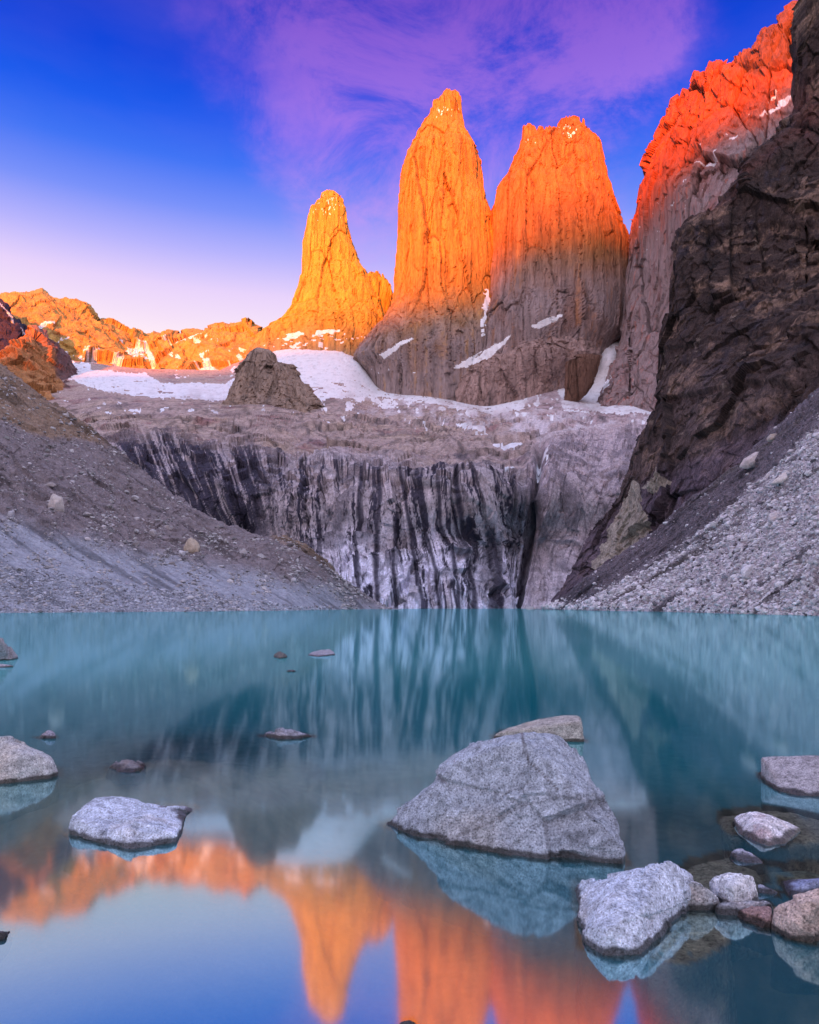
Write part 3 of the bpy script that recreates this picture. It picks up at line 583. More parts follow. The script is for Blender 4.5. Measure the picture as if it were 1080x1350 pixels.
C = mixv(C, [.42, .36, .29], tanp*.9)
CLIFF = P
tag(sheet_obj('cliff', P, M_CLIFF, C, s), 'tall dark brown cliff rising out of frame on the right side of the lake', 'cliff', None, 'structure')

# ---- scree slopes either side of the lake
def scree(name, crest, bottom, ctrl, x0, x1, ny, back, seed, dispf, colf, label):
    pxs = cols(crest, 1.0, x0, x1)
    P = sheet_grid(pxs, crest, bottom, ny, tps(ctrl), roll=(10, .02), jag=1.6, jagf=.08, back=back, front=[(2.0, .7), (20, 7)], seed=seed)
    n, s = orient(P); PX, PY = proj(P); Q = np.stack([PX, PY, 0*PX], -1)
    P = P + n*dispf(P, PX, PY, Q)[..., None]
    C = colf(P, PX, PY, Q)
    tag(sheet_obj(name, P, M_SCREE, C, s), label, None, None, 'structure')
    return P, n, PX, PY, C
def WD(py): return CH*F/(py-HY)
crL = [(-420, 300), (-200, 380), (-80, 440), (0, 487), (30, 510), (65, 535), (95, 555), (130, 580), (165, 610), (200, 635), (250, 670), (300, 699), (345, 713), (370, 711), (400, 718), (420, 736), (450, 764), (480, 785), (515, 802.6), (530, 803.2)]
botL = [(-420, 811), (0, 808.2), (250, 806.5), (515, 803.4), (530, 803.6)]
ctL = [(x, interp(x, botL)-.0, WD(interp(x, botL))) for x in (-420, -200, 0, 120, 250, 400, 530)] + [(-420, 300, 330), (-200, 380, 360), (0, 487, 420), (95, 555, 430), (200, 635, 430), (300, 700, 430), (370, 712, 440), (450, 765, 440), (515, 802, 430), (0, 700, 235), (200, 740, 290), (0, 600, 310)]
def along(PX, PY): return PY-.62*PX            # lines running down the left slope
def dL(P, PX, PY, Q):
    v = along(PX, PY); A = np.stack([v*.05, PX*.006, 0*v], -1)
    up = sm(PY-interp(PX, [(-420, 660), (0, 690), (100, 715), (250, 745), (400, 770), (515, 806)])+12*fbm(Q, .02, 3), 25, -25)
    cv, ce = cells(P, 1/14., 121); cv2, _ = cells(P, 1/4., 122)
    return (up*(4*fbm(A, 1, 5, .6, 123, ridged=True)+1.5*cv+.8*cv2+2.5*fbm(P, 1/12., 5, .6, 125)) + .9*fbm(A*2, 1, 4, .5, 124)+.5*fbm(P, 1/3., 4, .6, 126))*sm(PY, 808, 790)*np.clip(sm(PX, 530, 440)+.2, 0, 1)
def cL(P, PX, PY, Q):
    v = along(PX, PY); A = np.stack([v*.09, PX*.008, 0*v], -1)
    C = base_col(P.shape, [.34, .36, .41])
    up = sm(PY-interp(PX, [(-420, 660), (0, 690), (100, 715), (250, 745), (400, 770), (515, 806)])+16*fbm(Q, .02, 4, .6), 14, -14)
    C = mixv(C, [.22, .185, .19], up*.95)
    top = sm(PY-interp(PX, [(-420, 430), (0, 560), (50, 582), (140, 592), (170, 615), (530, 806)])-8*fbm(Q, .03, 3), 3, -6)
    C = mixv(C, [.27, .19, .13], top*.9)
    C *= (1-.55*sm(fbm(A, 1, 5, .6, 131), .02, .35))[..., None]
    C = mixv(C, [.33, .34, .38], sm(fbm(A, 1, 5, .6, 133), .1, .5)*(1-up)*.5)
    C *= (1+.5*fbm(P, 1/6., 5, .7, 132))[..., None]
    return C
PL, nL, LX, LY, CL = scree('hillside', crL, botL, ctL, -420, 530, 330, [(10, 3), (40, 20), (120, 100)], 121, dL, cL, 'grey gravel moraine slope running down to the left shore')
crR = [(700, 809), (715, 805), (750, 785), (790, 752), (860, 705), (910, 660), (975, 615), (1020, 570), (1080, 518), (1200, 430), (1400, 300)]
botR = [(700, 803.6), (715, 803.8), (850, 806), (1080, 812), (1400, 822)]
crR[0] = (700, 803.2)
ctR = [(x, interp(x, botR), WD(interp(x, botR))) for x in (700, 780, 860, 960, 1080, 1250, 1400)] + [(715, 803, 395), (750, 785, 360), (790, 752, 330), (860, 705, 295), (910, 660, 268), (975, 615, 240), (1080, 518, 200), (1200, 430, 170), (1400, 300, 140), (900, 740, 238), (1080, 650, 155)]
def dR(P, PX, PY, Q):
    v = PY+.72*PX; A = np.stack([v*.05, PX*.006, 0*v], -1)
    cv2, _ = cells(P, 1/2.2, 142); cv3, _ = cells(P, 1/.9, 143); cv, _ = cells(P, 1/6., 141)
    return (1.6*fbm(A, 1, 4, .6, 143, ridged=True) + .7*cv+.45*cv2+.25*cv3+.6*fbm(P, 1/5., 4, .6, 144))*sm(PY, 815, 800)
def cR(P, PX, PY, Q):
    v = PY+.72*PX; A = np.stack([v*.075, PX*.006, 0*v], -1)
    C = base_col(P.shape, [.56, .50, .54])
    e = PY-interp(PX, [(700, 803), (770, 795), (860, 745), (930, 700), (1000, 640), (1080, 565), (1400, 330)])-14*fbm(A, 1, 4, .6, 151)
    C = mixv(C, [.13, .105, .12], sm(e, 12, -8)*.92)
    for (x0, y0, sl, w_) in [(900, 740, .62, 5), (960, 690, .6, 3.5), (1030, 785, .75, 4), (870, 760, .55, 3), (1060, 640, .7, 3), (1000, 600, .75, 3)]:
        dd = (PY-(y0-sl*(PX-x0)))+5*fbm(Q, .04, 3, .6, x0); C = mixv(C, [.11, .095, .09], np.exp(-(dd/w_)**2)*np.exp(-((PX-x0)/100.)**2)*.95)
    C *= (1-.75*sm(fbm(A, 1, 5, .65, 152), .05, .3))[..., None]; C *= (1-.4*sm(fbm(P, 1/9., 4, .6, 155), .05, .4))[..., None]
    vv, vc = cells(P, 1/.8, 153); C *= (1+.5*vv)[..., None]; C *= (1-.3*sm(vc, .12, 0))[..., None]
    return C
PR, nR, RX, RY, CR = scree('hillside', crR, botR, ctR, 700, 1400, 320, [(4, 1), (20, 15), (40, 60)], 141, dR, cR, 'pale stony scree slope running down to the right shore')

# ---- loose stones on the screes (uncountable) and the boulders one can tell apart
def ico():
    t = (1+5**.5)/2; v = np.array([(-1, t, 0), (1, t, 0), (-1, -t, 0), (1, -t, 0), (0, -1, t), (0, 1, t), (0, -1, -t), (0, 1, -t), (t, 0, -1), (t, 0, 1), (-t, 0, -1), (-t, 0, 1)], float)
    f = np.array([(0, 11, 5), (0, 5, 1), (0, 1, 7), (0, 7, 10), (0, 10, 11), (1, 5, 9), (5, 11, 4), (11, 10, 2), (10, 7, 6), (7, 1, 8), (3, 9, 4), (3, 4, 2), (3, 2, 6), (3, 6, 8), (3, 8, 9), (4, 9, 5), (2, 4, 11), (6, 2, 10), (8, 6, 7), (9, 8, 1)])
    return v/np.linalg.norm(v, axis=1)[:, None], f
IV, IF = ico()
def stones(name, P, PX, PY, wf, count, spx, colf, label, seed):
    rs = np.random.RandomState(seed); fl = P.reshape(-1, 3); x, y = PX.ravel(), PY.ravel()
    w = wf(x, y)*(fl[:, 2] > 0)*(x > -60)*(x < 1150); w = w*np.clip((fl[:, 1]/300)**-1, .3, 3); idx = rs.choice(len(fl), count, p=w/w.sum())
    pos = fl[idx] + rs.randn(count, 3)*(fl[idx, 1]/F*.5)[:, None]
    sz = np.clip(np.exp(rs.randn(count)*.68), .3, 5.5)*spx/2*fl[idx, 1]/F
    pos[:, 2] = fl[idx, 2]+sz*.15
    ax = rs.uniform(.5, 1.5, (count, 1, 3)); V = IV[None]*ax*(1+rs.uniform(-.28, .28, (count, 12, 1)))
    q = rs.randn(count, 4); q /= np.linalg.norm(q, axis=1)[:, None]; a, b, c, d = q.T
    Rm = np.stack([1-2*(c*c+d*d), 2*(b*c-a*d), 2*(b*d+a*c), 2*(b*c+a*d), 1-2*(b*b+d*d), 2*(c*d-a*b), 2*(b*d-a*c), 2*(c*d+a*b), 1-2*(b*b+c*c)], -1).reshape(-1, 3, 3)
    V = np.einsum('nij,nkj->nki', Rm, V); V[..., 2] *= .7
    V = V*sz[:, None, None]+pos[:, None]
    C = colf(rs, count, x[idx], y[idx]); C = np.repeat(C[:, None], 12, 1)
    Fc = (IF[None]+12*np.arange(count)[:, None, None]).reshape(-1, 3)
    return tag(mesh_obj(name, V.reshape(-1, 3), Fc, M_STONE, C.reshape(-1, 3), smooth=False), label, None, None, 'stuff')
def grey(rs, n, lo, hi, tint):
    return rs.uniform(lo, hi, (n, 1))*np.array(tint)*rs.uniform(.975, 1.025, (n, 3))
stones('scree_stones', PL, LX, LY, lambda x, y: np.where(y > interp(x, [(0, 700), (250, 760), (515, 800)]), .5, 1)*(np.random.RandomState(1).rand(len(x)) > 0)*np.clip(.15+1.6*fbm(np.stack([x, y, 0*x], -1), .025, 3, .6, 7), .05, 2)*(x < 515), 15000, 1.35,
       lambda rs, n, x, y: grey(rs, n, .14, .58, [1, .97, .98]), 'loose grey stones strewn over the left slope', 5)
stones('shore_gravel', PL, LX, LY, lambda x, y: (y > interp(x, [(0, 745), (200, 775), (400, 800)]))*1.0*(x < 430), 14000, 1.15,
       lambda rs, n, x, y: grey(rs, n, .2, .56, [.93, .98, 1.1]), 'fine blue grey gravel along the left shore', 6)
stones('scree_stones', PR, RX, RY, lambda x, y: np.where(y > interp(x, [(700, 803), (770, 790), (860, 750), (930, 700), (1000, 640), (1080, 565)]), 1.0, .22)*np.clip(CR.reshape(-1, 3)[:, 0]*3, .1, 1.2)**3, 42000, 1.7,
       lambda rs, n, x, y: np.where((rs.rand(n) < .93)[:, None], grey(rs, n, .40, .78, [1, .955, .98]), grey(rs, n, .08, .2, [1, .9, 1])), 'loose pale stones covering the right slope', 8)

# ------------------------------------------------------------------ boulders
def sphere_dirs(sub):
    bm = bmesh.new(); bmesh.ops.create_icosphere(bm, subdivisions=sub, radius=1.0)
    V = np.array([v.co[:] for v in bm.verts]); Fc = np.array([[v.index for v in f.verts] for f in bm.faces]); bm.free(); return V, Fc
_SD = {}
def hull_rock(name, pts, label, cat='boulder', group=None, sub=6, sharp=26, rough=.05, base=(.36, .36, .38), seed=0, mat=None, fac=0.5, tint=None, lobes=()):
    pts = np.array(pts, float); c0 = (pts.min(0)+pts.max(0))/2*.4+pts.mean(0)*.6
    if sub not in _SD: _SD[sub] = sphere_dirs(sub)
    U, Fc = _SD[sub]; size = np.ptp(pts, axis=0); ext = size/size.max()
    U2 = U*np.maximum(ext, .25); U2 = U2/np.linalg.norm(U2, axis=1)[:, None]
    sets = [pts]
    if lobes:        # each lobe drops the top points of the others
        sets = [np.array([p for p in pts if not (p[2] > .03 and not (a <= p[0] <= b))]) for a, b in lobes]
    r = np.zeros(len(U))
    for q in sets:
        bm = bmesh.new()
        for p in q: bm.verts.new(p)
        bmesh.ops.convex_hull(bm, input=bm.verts[:]); bm.normal_update(); pl = {}
        for f in bm.faces:
            n = np.array(f.normal[:]); d = float(n @ np.array(f.verts[0].co[:]))
            if np.linalg.norm(n) < .5: continue
            if n @ c0 > d: n, d = -n, -d
            pl[tuple(np.round(np.r_[n*8, (d-n@c0)*20/(np.ptp(pts, 0).max())]))] = (n, d-n@c0)
        bm.free(); acc = np.zeros(len(U))
        for n, d in pl.values(): acc += np.clip((U2@n)/max(d, 1e-3), 0, None)**sharp
        r = np.maximum(r, acc**(-1/sharp))
    V = U2*r[:, None]
    S = float(np.cbrt(np.prod(size))); Q = V/S+seed*3.3
    nn = np.zeros_like(V); e1 = V[Fc[:, 1]]-V[Fc[:, 0]]; e2 = V[Fc[:, 2]]-V[Fc[:, 0]]; fn = np.cross(e1, e2)
    for k in range(3): np.add.at(nn, Fc[:, k], fn)
    nn /= np.linalg.norm(nn, axis=1)[:, None]+1e-12
    cv, ce = cells(Q, 2.0, seed, (1, 1, 1), .9); cv2, ce2 = cells(Q, 6.0, seed+1, (1, 1, 1), .9)
    d = rough*S*(fac*(cv*2.0+cv2*.8+cells(Q, 17, seed+3, (1, 1, 1), .9)[0]*.3) + .4*fbm(Q, 1.6, 3, .5, seed) + .35*fbm(Q, 8, 5, .65, seed+1) + .14*fbm(Q, 34, 3, .6, seed+2))
    V = V + nn*d[:, None] + c0
    C = base_col(V.shape, base); C *= (1+.25*fbm(Q, 2.5, 4, .6, seed+5))[:, None]
    C = mixv(C, np.array(base)*[1.05, .92, .80], sm(fbm(Q, 1.3, 4, .6, seed+6), .05, .4)*.7)
    C *= (1-.35*sm(fbm(Q, 5, 5, .65, seed+8), .12, .45))[:, None]
    if tint is not None: C = tint(V, C, Q)
    # shrink origin to the base of the rock
    org = np.array([c0[0], c0[1], V[:, 2].min()])
    o = mesh_obj(name, V-org, Fc, mat or M_BOULDER, C); o.location = org
    return tag(o, label, cat, group)
def A(px, py, d): return ((px-CX)/F*d, d, CH+(HY-py)/F*d)
def Wl(px, py, dz=0.0):
    d = WD(py); return ((px-CX)/F*d, d, dz)
def rock(name, water, tops, label, depth=.4, spread=1.06, backd=None, **kw):
    """water: waterline points seen in front; tops: (px, py, distance behind the front waterline)"""
    w = [Wl(*p) for p in water]; c = np.mean(w, 0); pts = list(w)
    for p in w: pts.append(((p[0]-c[0])*spread+c[0], p[1]-.02, -depth))
    for (px, py, d) in tops:
        if d < 1.3: d = (CH-d)*F/(py-HY)          # given as a height above the water
        pts.append(A(px, py, d))
    xs = [p[0] for p in pts]; yb = max(p[1] for p in pts)
    if backd is None: backd = min(.8, .55*(max(xs)-min(xs)))
    depth = min(depth, .6*(max(xs)-min(xs)))
    pts += [(np.min(xs)*.8+np.max(xs)*.2, yb+backd*.5, -depth), (np.min(xs)*.2+np.max(xs)*.8, yb+backd*.5, -depth), (np.min(xs)*.8+np.max(xs)*.2, yb+backd*.25, 0), (np.min(xs)*.2+np.max(xs)*.8, yb+backd*.25, 0)]
    return hull_rock(name, pts, label, **kw)
# hero boulder
def crackt(V, C, Q):
    px, py = proj(V+0); 
    k = np.exp(-((px-interp(py, [(965, 688), (990, 692), (1005, 698), (1020, 715), (1040, 735)]))/1.6)**2)*(py < 1042)*(py > 965)
    k2 = np.exp(-((py-interp(px, [(610, 1100), (650, 1083), (690, 1063), (740, 1050), (790, 1056)])-3*fbm(Q, 4, 3))/2.2)**2)*(px > 610)*(px < 790)*.35
    return mixv(C, [.07, .055, .05], np.clip(k*.9+k2, 0, 1))
rock('boulder', [(508, 1086), (540, 1102), (620, 1118), (700, 1132), (815, 1140)],
     [(520, 1078, 4.95), (600, 1000, 5.05), (598, 1006, 4.8), (640, 978, 4.95), (688, 970, 4.8), (690, 975, 4.65), (738, 972, 5.0), (757, 1003, 4.9), (776, 1035, 4.8), (802, 1075, 4.6), (824, 1104, 4.35), (826, 1112, 4.3), (640, 1045, 4.68), (820, 1108, 4.2)],
     'largest boulder, a broad pale grey granite wedge standing in the lake', sub=7, sharp=80, rough=.032, seed=1, base=(.39, .44, .50), tint=crackt, depth=.5, fac=.7)
rock('boulder', [(648, 972), (690, 975.5), (772, 977.5)], [(655, 966, 8.2), (690, 953, 8.3), (715, 947, 8.4), (740, 943, 8.5), (764, 942, 8.3), (768, 950, 8.0)],
     'flat pale boulder just behind the largest boulder, touching its top in view', sub=5, sharp=40, rough=.02, seed=2, base=(.46, .44, .40), depth=.3, fac=.3)
rock('boulder', [(88, 1100), (105, 1106), (150, 1114), (172, 1119), (236, 1108)], [(90, 1080, 4.8), (122, 1053, 5.15), (140, 1051, 5.25), (162, 1056, 5.2), (176, 1066, 5.05), (205, 1061, 5.15), (214, 1070, 5.0), (226, 1088, 4.85), (233, 1100, .05), (100, 1078, 4.75), (180, 1092, 4.55), (165, 1094, 4.55)],
     'low blue white boulder with a dip in its top, alone on the orange reflection', sub=7, sharp=40, rough=.026, seed=3, base=(.62, .69, .80), depth=.25, fac=.6, lobes=((-9, -1.90), (-2.02, 9)))
rock('boulder', [(-70, 1030), (0, 1034), (50, 1029), (77, 1017)], [(-60, 985, 6.4), (-20, 974, 6.5), (15, 973, 6.4), (45, 982, 6.5), (70, 996, 6.5), (78, 1006, 6.4), (30, 990, 6.2)],
     'rounded grey white boulder cut off by the left edge of the lake', sub=6, sharp=18, rough=.035, seed=4, base=(.55, .56, .56), depth=.4)
rock('boulder', [(-30, 868), (0, 869.5), (16, 869)], [(-20, 842, .62), (4, 843, .6), (13, 855, .32), (17, 862, .15)], 'dark edged boulder at the far left edge above a flat slab', sub=5, seed=5, base=(.38, .36, .38), rough=.05)
rock('rock_slab', [(-30, 880), (0, 880.5), (19, 879)], [(-20, 875, .07), (8, 875.5, .07), (18, 877, .04)], 'thin flat slab below the dark edged boulder at the left edge', cat='rock', sub=4, seed=6, base=(.42, .40, .42), depth=.15, rough=.03)
rock('rock', [(50, 972), (62, 973.5), (74, 973)], [(56, 968, .04), (64, 962, .09), (70, 964, .08), (73, 970, .03)], 'tiny pointed violet grey rock behind the rounded boulder at the left', cat='rock', sub=4, seed=7, base=(.36, .34, .42), depth=.15)
rock('rock', [(142, 1012), (158, 1018), (175, 1019), (190, 1014)], [(148, 1008, .03), (158, 1001, .06), (168, 1000, .07), (176, 1005, .06), (186, 1012, .02)], 'small dark grey rock between the rounded boulder and the low blue white one', cat='rock', sub=5, seed=8, base=(.22, .215, .23), depth=.12)
rock('rock', [(345, 970), (362, 973.5), (380, 974.5), (400, 972), (413, 970.5)], [(358, 965, .06), (368, 960.5, .1), (380, 960, .1), (390, 963, .08), (402, 968, .04)], 'low mottled rock just breaking the surface near the middle of the lake', cat='rock', sub=5, seed=9, base=(.30, .31, .36), depth=.12)
rock('rock', [(361, 866), (368, 868.5), (377, 867)], [(362, 861, .1), (368, 857.5, .2), (374, 860, .17), (377, 864, .08)], 'tiny dark rock left of a flat slab far out in the lake', cat='rock', sub=4, seed=10, base=(.16, .15, .14), depth=.15)
rock('rock_slab', [(405, 864), (420, 866), (441, 863.5)], [(410, 860, .08), (420, 857, .14), (434, 856, .15), (441, 859, .08)], 'flat grey slab far out in the lake right of a tiny dark rock', cat='rock', sub=4, seed=11, base=(.36, .36, .41), depth=.15, rough=.03)
rock('rock', [(376, 885), (384, 886), (391, 885)], [(379, 884, .03), (385, 882.5, .05), (389, 884, .03)], 'tiny dark rock barely above water in front of the flat slab', cat='rock', sub=3, seed=12, base=(.14, .15, .17), depth=.1)
rock('rock', [(-20, 1238), (0, 1240), (13, 1230)], [(-15, 1228, .03), (4, 1227, .035), (10, 1230, .02)], 'dark rock barely above water at the left edge near the bottom corner', cat='rock', sub=4, seed=13, base=(.2, .2, .24), depth=.1)
rock('rock', [(524, 1352), (538, 1356), (552, 1352)], [(530, 1348, .015), (540, 1346, .02), (547, 1348, .015)], 'tip of a small rock at the bottom edge below the tallest tower reflection', cat='rock', sub=4, seed=14, base=(.3, .31, .36), depth=.1)
# right-hand group
rock('boulder', [(1030, 1044), (1050, 1049), (1085, 1051), (1150, 1052)], [(1003, 997, .20), (1065, 995, .24), (1082, 1002, .22), (1150, 1000, .25), (1010, 1012, .12), (1030, 1038, .03), (1090, 1044, .03)],
     'flat topped violet grey slab cut off by the right edge of the lake', sub=6, sharp=70, rough=.018, seed=15, base=(.42, .40, .42), depth=.35, fac=.3)
rock('rock', [(1002, 1022), (1008, 1025), (1018, 1024)], [(1003, 1018, .02), (1010, 1014, .04), (1018, 1016, .03)], 'small dark stone tucked under the left tip of the flat topped slab', cat='rock', sub=4, seed=16, base=(.22, .22, .25), depth=.1)
def redt(V, C, Q): return mixv(C, [.42, .22, .20], sm(fbm(Q, 2.2, 4, .6, 3), .05, .35)*.55)
rock('boulder', [(968, 1090), (975, 1100), (992, 1108), (1012, 1116), (1036, 1112), (1056, 1096)], [(970, 1074, .06), (985, 1069, .10), (1005, 1070, .11), (1020, 1077, .10), (1040, 1084, .06), (1056, 1091, .02), (1005, 1092, .08), (972, 1084, .04)],
     'white boulder with pinkish stains below the flat topped slab', sub=6, sharp=30, rough=.03, seed=17, base=(.76, .74, .77), depth=.12, tint=redt)
rock('rock', [(961, 1128), (975, 1136), (990, 1139), (1008, 1138)], [(964, 1122, .03), (975, 1119, .05), (988, 1122, .045), (1000, 1130, .02)], 'small flat blue white rock between two white boulders on the right', cat='rock', sub=5, seed=18, base=(.50, .52, .62), depth=.06, rough=.04)
rock('boulder', [(762, 1243), (780, 1254), (815, 1257), (848, 1258), (868, 1232), (893, 1196), (930, 1180)],
     [(768, 1225, .06), (790, 1193, .14), (812, 1168, .20), (835, 1147, .24), (850, 1135, .26), (878, 1132, .26), (893, 1137, .22), (918, 1160, .12), (900, 1185, .05), (800, 1225, .12), (850, 1195, .16), (830, 1235, .05)],
     'long pale blue boulder slanting out of the water at the lower right', sub=7, sharp=50, rough=.028, seed=19, base=(.62, .69, .80), depth=.35, fac=.6)
rock('boulder', [(897, 1186), (905, 1194), (925, 1197), (948, 1192)], [(895, 1174, .10), (905, 1161, .14), (918, 1159, .16), (935, 1168, .13), (950, 1182, .07), (912, 1180, .08)], 'grey speckled cobble leaning on the long pale blue boulder', sub=6, sharp=14, rough=.04, seed=20, base=(.55, .56, .60), depth=.15)
rock('boulder', [(948, 1182), (965, 1189), (985, 1190), (999, 1184)], [(936, 1162, .10), (945, 1153, .14), (970, 1150, .17), (993, 1153, .15), (1000, 1170, .08), (999, 1180, .03), (965, 1170, .13), (940, 1175, .05)], 'bright white block between the speckled cobble and the small blue wedge', sub=6, sharp=26, rough=.035, seed=21, base=(.80, .83, .87), depth=.2)
rock('rock_slab', [(941, 1203), (955, 1207), (980, 1206), (1010, 1199), (1018, 1193)], [(942, 1197, .03), (955, 1191, .05), (985, 1189, .06), (1008, 1187, .06), (1017, 1190, .04)], 'narrow grey slab in front of the bright white block', cat='rock', sub=5, seed=22, sharp=18, base=(.40, .41, .45), depth=.05, rough=.04)
rock('rock', [(1000, 1177), (1012, 1178), (1026, 1177)], [(999, 1166, .04), (1005, 1166, .04), (1018, 1173, .02)], 'small blue wedge of rock right of the bright white block', cat='rock', sub=5, seed=23, base=(.45, .48, .62), depth=.06, rough=.03)
rock('rock_slab', [(1040, 1180), (1055, 1180), (1100, 1165)], [(1042, 1175, .02), (1060, 1166, .05), (1080, 1160, .07), (1100, 1155, .08)], 'dark blue slab with a pale top behind the tan boulder', cat='rock', sub=5, seed=24, base=(.30, .34, .50), depth=.08, rough=.03)
rock('boulder', [(1018, 1221), (1040, 1226), (1080, 1227), (1140, 1226)], [(1017, 1195, .10), (1030, 1188, .14), (1050, 1180, .18), (1080, 1170, .22), (1140, 1168, .24), (1016, 1212, .05), (1060, 1205, .14)], 'tan pink boulder cut off by the right edge at the lower right', sub=6, sharp=26, rough=.035, seed=25, base=(.55, .44, .38), depth=.3)
rock('rock', [(968, 1207), (985, 1216), (1005, 1224), (1020, 1222)], [(975, 1203, .03), (1000, 1193, .06), (1018, 1192, .08), (1018, 1208, .05)], 'reddish brown rock wedged between the narrow slab and the tan boulder', cat='rock', sub=5, seed=26, base=(.34, .22, .20), depth=.12)
# rocks lying under water
def under(pts, z0, z1, label, seed, base, name='submerged_rock', sub=5):
    P3 = []
    for (px, py) in pts:
        d = WD(py); P3 += [((px-CX)/F*d, d, z1), ((px-CX)/F*d*1.02, d*1.0, z0)]
    return hull_rock(name, P3, label, cat='rock', sub=sub, sharp=20, rough=.025, seed=seed, base=tuple(min(.8, 1.45*c) for c in base), mat=M_UNDER)
under([(848, 1258), (900, 1270), (950, 1245), (965, 1215), (940, 1205), (890, 1205)], -.5, -.03, 'tan slab under the water against the long pale blue boulder', 30, (.42, .34, .25))
under([(880, 1160), (905, 1135), (960, 1122), (1000, 1140), (1010, 1165), (950, 1172)], -.4, -.03, 'broad brown slab under the water behind the bright white block', 31, (.34, .28, .21))
under([(945, 1075), (955, 1068), (1010, 1062), (1100, 1078), (1110, 1100), (1050, 1112), (960, 1100)], -.3, -.025, 'brown shelf of rock just under the water around the white boulder with pinkish stains', 32, (.36, .29, .22))
under([(880, 1210), (900, 1222), (935, 1216), (948, 1200), (900, 1198)], -.12, -.012, 'small rounded grey stone under the water below the speckled cobble', 33, (.32, .33, .30), sub=4)
under([(1010, 1138), (1060, 1136), (1110, 1146), (1110, 1158), (1050, 1150)], -.2, -.05, 'long olive slab under the water at the right edge above the dark blue slab', 34, (.34, .30, .20), sub=4)

# boulders lying on the screes
def scree_boulder(P, PX, PY, px, py, wpx, hpx, label, seed, base, name='boulder', tilt=0.0, flat=.8):
    i = np.argmin(((PX-px)**2+(PY-py)**2)+(P[..., 2] < 0)*1e6); p = P.reshape(-1, 3)[i]; k = p[1]/F; rs = np.random.RandomState(seed)
    w, h = wpx*k*.70, hpx*k*.75; pts = []
    for _ in range(22):
        v = rs.randn(3); v /= np.linalg.norm(v); v = v*np.array([w, w*.8, h])*rs.uniform(.85, 1.1)
        x, z = v[0], v[2]; v[0] = x*math.cos(tilt)-z*math.sin(tilt); v[2] = x*math.sin(tilt)+z*math.cos(tilt)
        pts.append(p+v+np.array([0, -w*.3, h*.35]))
    return hull_rock(name, pts, label, sub=4, sharp=60, rough=.03, seed=seed, base=base, mat=M_STONE)
for q in [(72, 680, 17, 20, 'large pale boulder high on the left slope, the brightest there', (.55, .50, .47)),
          (252, 733, 16, 18, 'tan boulder low on the left slope above the gravel', (.50, .42, .33)),
          (239, 737, 10, 7, 'white flat rock touching the tan boulder on the left slope', (.55, .55, .58)),
          (15, 684, 9, 9, 'pale boulder on the left slope beside the left edge', (.5, .5, .54)),
          (66, 645, 13, 7, 'long pale slab above the brightest boulder on the left slope', (.36, .32, .31)),
          (320, 738, 8, 10, 'grey boulder on the left slope nearest the streaked wall', (.38, .36, .37)),
          (343, 741, 11, 7, 'low grey rock at the right end of the left slope boulders', (.38, .37, .38)),
          (178, 724, 7, 7, 'dark topped boulder in the middle of the left slope', (.30, .29, .30)),
          (198, 714, 8, 8, 'pale rock right of the dark topped boulder on the left slope', (.40, .38, .39)),
          (220, 704, 10, 6, 'flat pale rock a little above and left of the tan boulder on the left slope', (.42, .40, .41)),
          (176, 663, 8, 5, 'small white rock alone high in the middle of the left slope', (.45, .44, .45)),
          (112, 686, 9, 5, 'small grey slab right of the brightest boulder on the left slope', (.36, .34, .34))]:
    scree_boulder(PL, LX, LY, *q[:5], int(q[0]), q[5])
for q in [(1038, 637, 30, 9, 'long flat cream slab lying on the right slope, with a dark underside', (.62, .56, .52), .45),
          (995, 616, 24, 14, 'broad pink white slab high on the right slope beside the cliff', (.58, .50, .48), .6),
          (1015, 630, 14, 6, 'narrow pale slab between the two largest slabs on the right slope', (.55, .50, .50), .6),
          (1027, 690, 18, 10, 'pale leaning slab below the long flat cream slab', (.58, .53, .54), .5),
          (992, 762, 22, 12, 'bright white block low on the right slope', (.66, .64, .66), .35),
          (1022, 582, 12, 8, 'small tan block at the top of the right slope under the cliff', (.46, .40, .36), .4),
          (1068, 672, 13, 5, 'thin pale slab near the right edge on the right slope', (.52, .48, .50), .4),
          (950, 723, 8, 5, 'small white stone left of centre on the right slope', (.55, .53, .55), .3)]:
    scree_boulder(PR, RX, RY, *q[:5], int(q[0]), q[5], tilt=q[6])

# ------------------------------------------------------------------ lake bed and water (polar grid round the camera)
def bed_depth(x, y):
    r = np.hypot(x, y); P = np.stack([x, y, 0*x], -1)
    d = .75+.5*sm(r, 4, 9)+2.5*sm(r, 9, 30)+8*sm(r, 30, 90)
    d -= .95*np.exp(-((x+2.6)/2.0)**2-((y-7.4)/2.6)**2)*(1+.3*fbm(P, .8, 3, .5, 5))
    d -= .40*np.exp(-((x-2.4)/1.0)**2-((y-4.8)/1.1)**2)
    d -= .25*np.exp(-((x-1.6)/.7)**2-((y-5.4)/.8)**2)
    d += .16*fbm(P, .9, 4, .55, 201)+.10*fbm(P, 2.4, 4, .6, 202)
    d -= 1.0*sm(y, .5, -3)*2
    return np.clip(d, .05, 20)
na, nr = 1100, 620
ang = np.linspace(0, 2*np.pi, na, endpoint=False); rad = np.geomspace(.35, 1500, nr)
X = rad[:, None]*np.cos(ang); Y = rad[:, None]*np.sin(ang)
dep = bed_depth(X, Y)
C = base_col(X.shape+(3,), [.36, .29, .20]); PP = np.stack([X, Y, 0*X], -1); C *= (1+.5*fbm(PP, 1.5, 5, .6, 204)+.3*fbm(PP, 6, 4, .6, 205))[..., None]
fqp = grid_faces(nr, na, True)
tag(mesh_obj('lake_bed', np.stack([X, Y, -dep], -1), fqp, M_BED, C), 'brown silt and stones under the shallow water', None, None, 'structure')
wm = bpy.data.materials.new('glacial_water'); wm.use_nodes = True; t = wm.node_tree; t.nodes.clear()
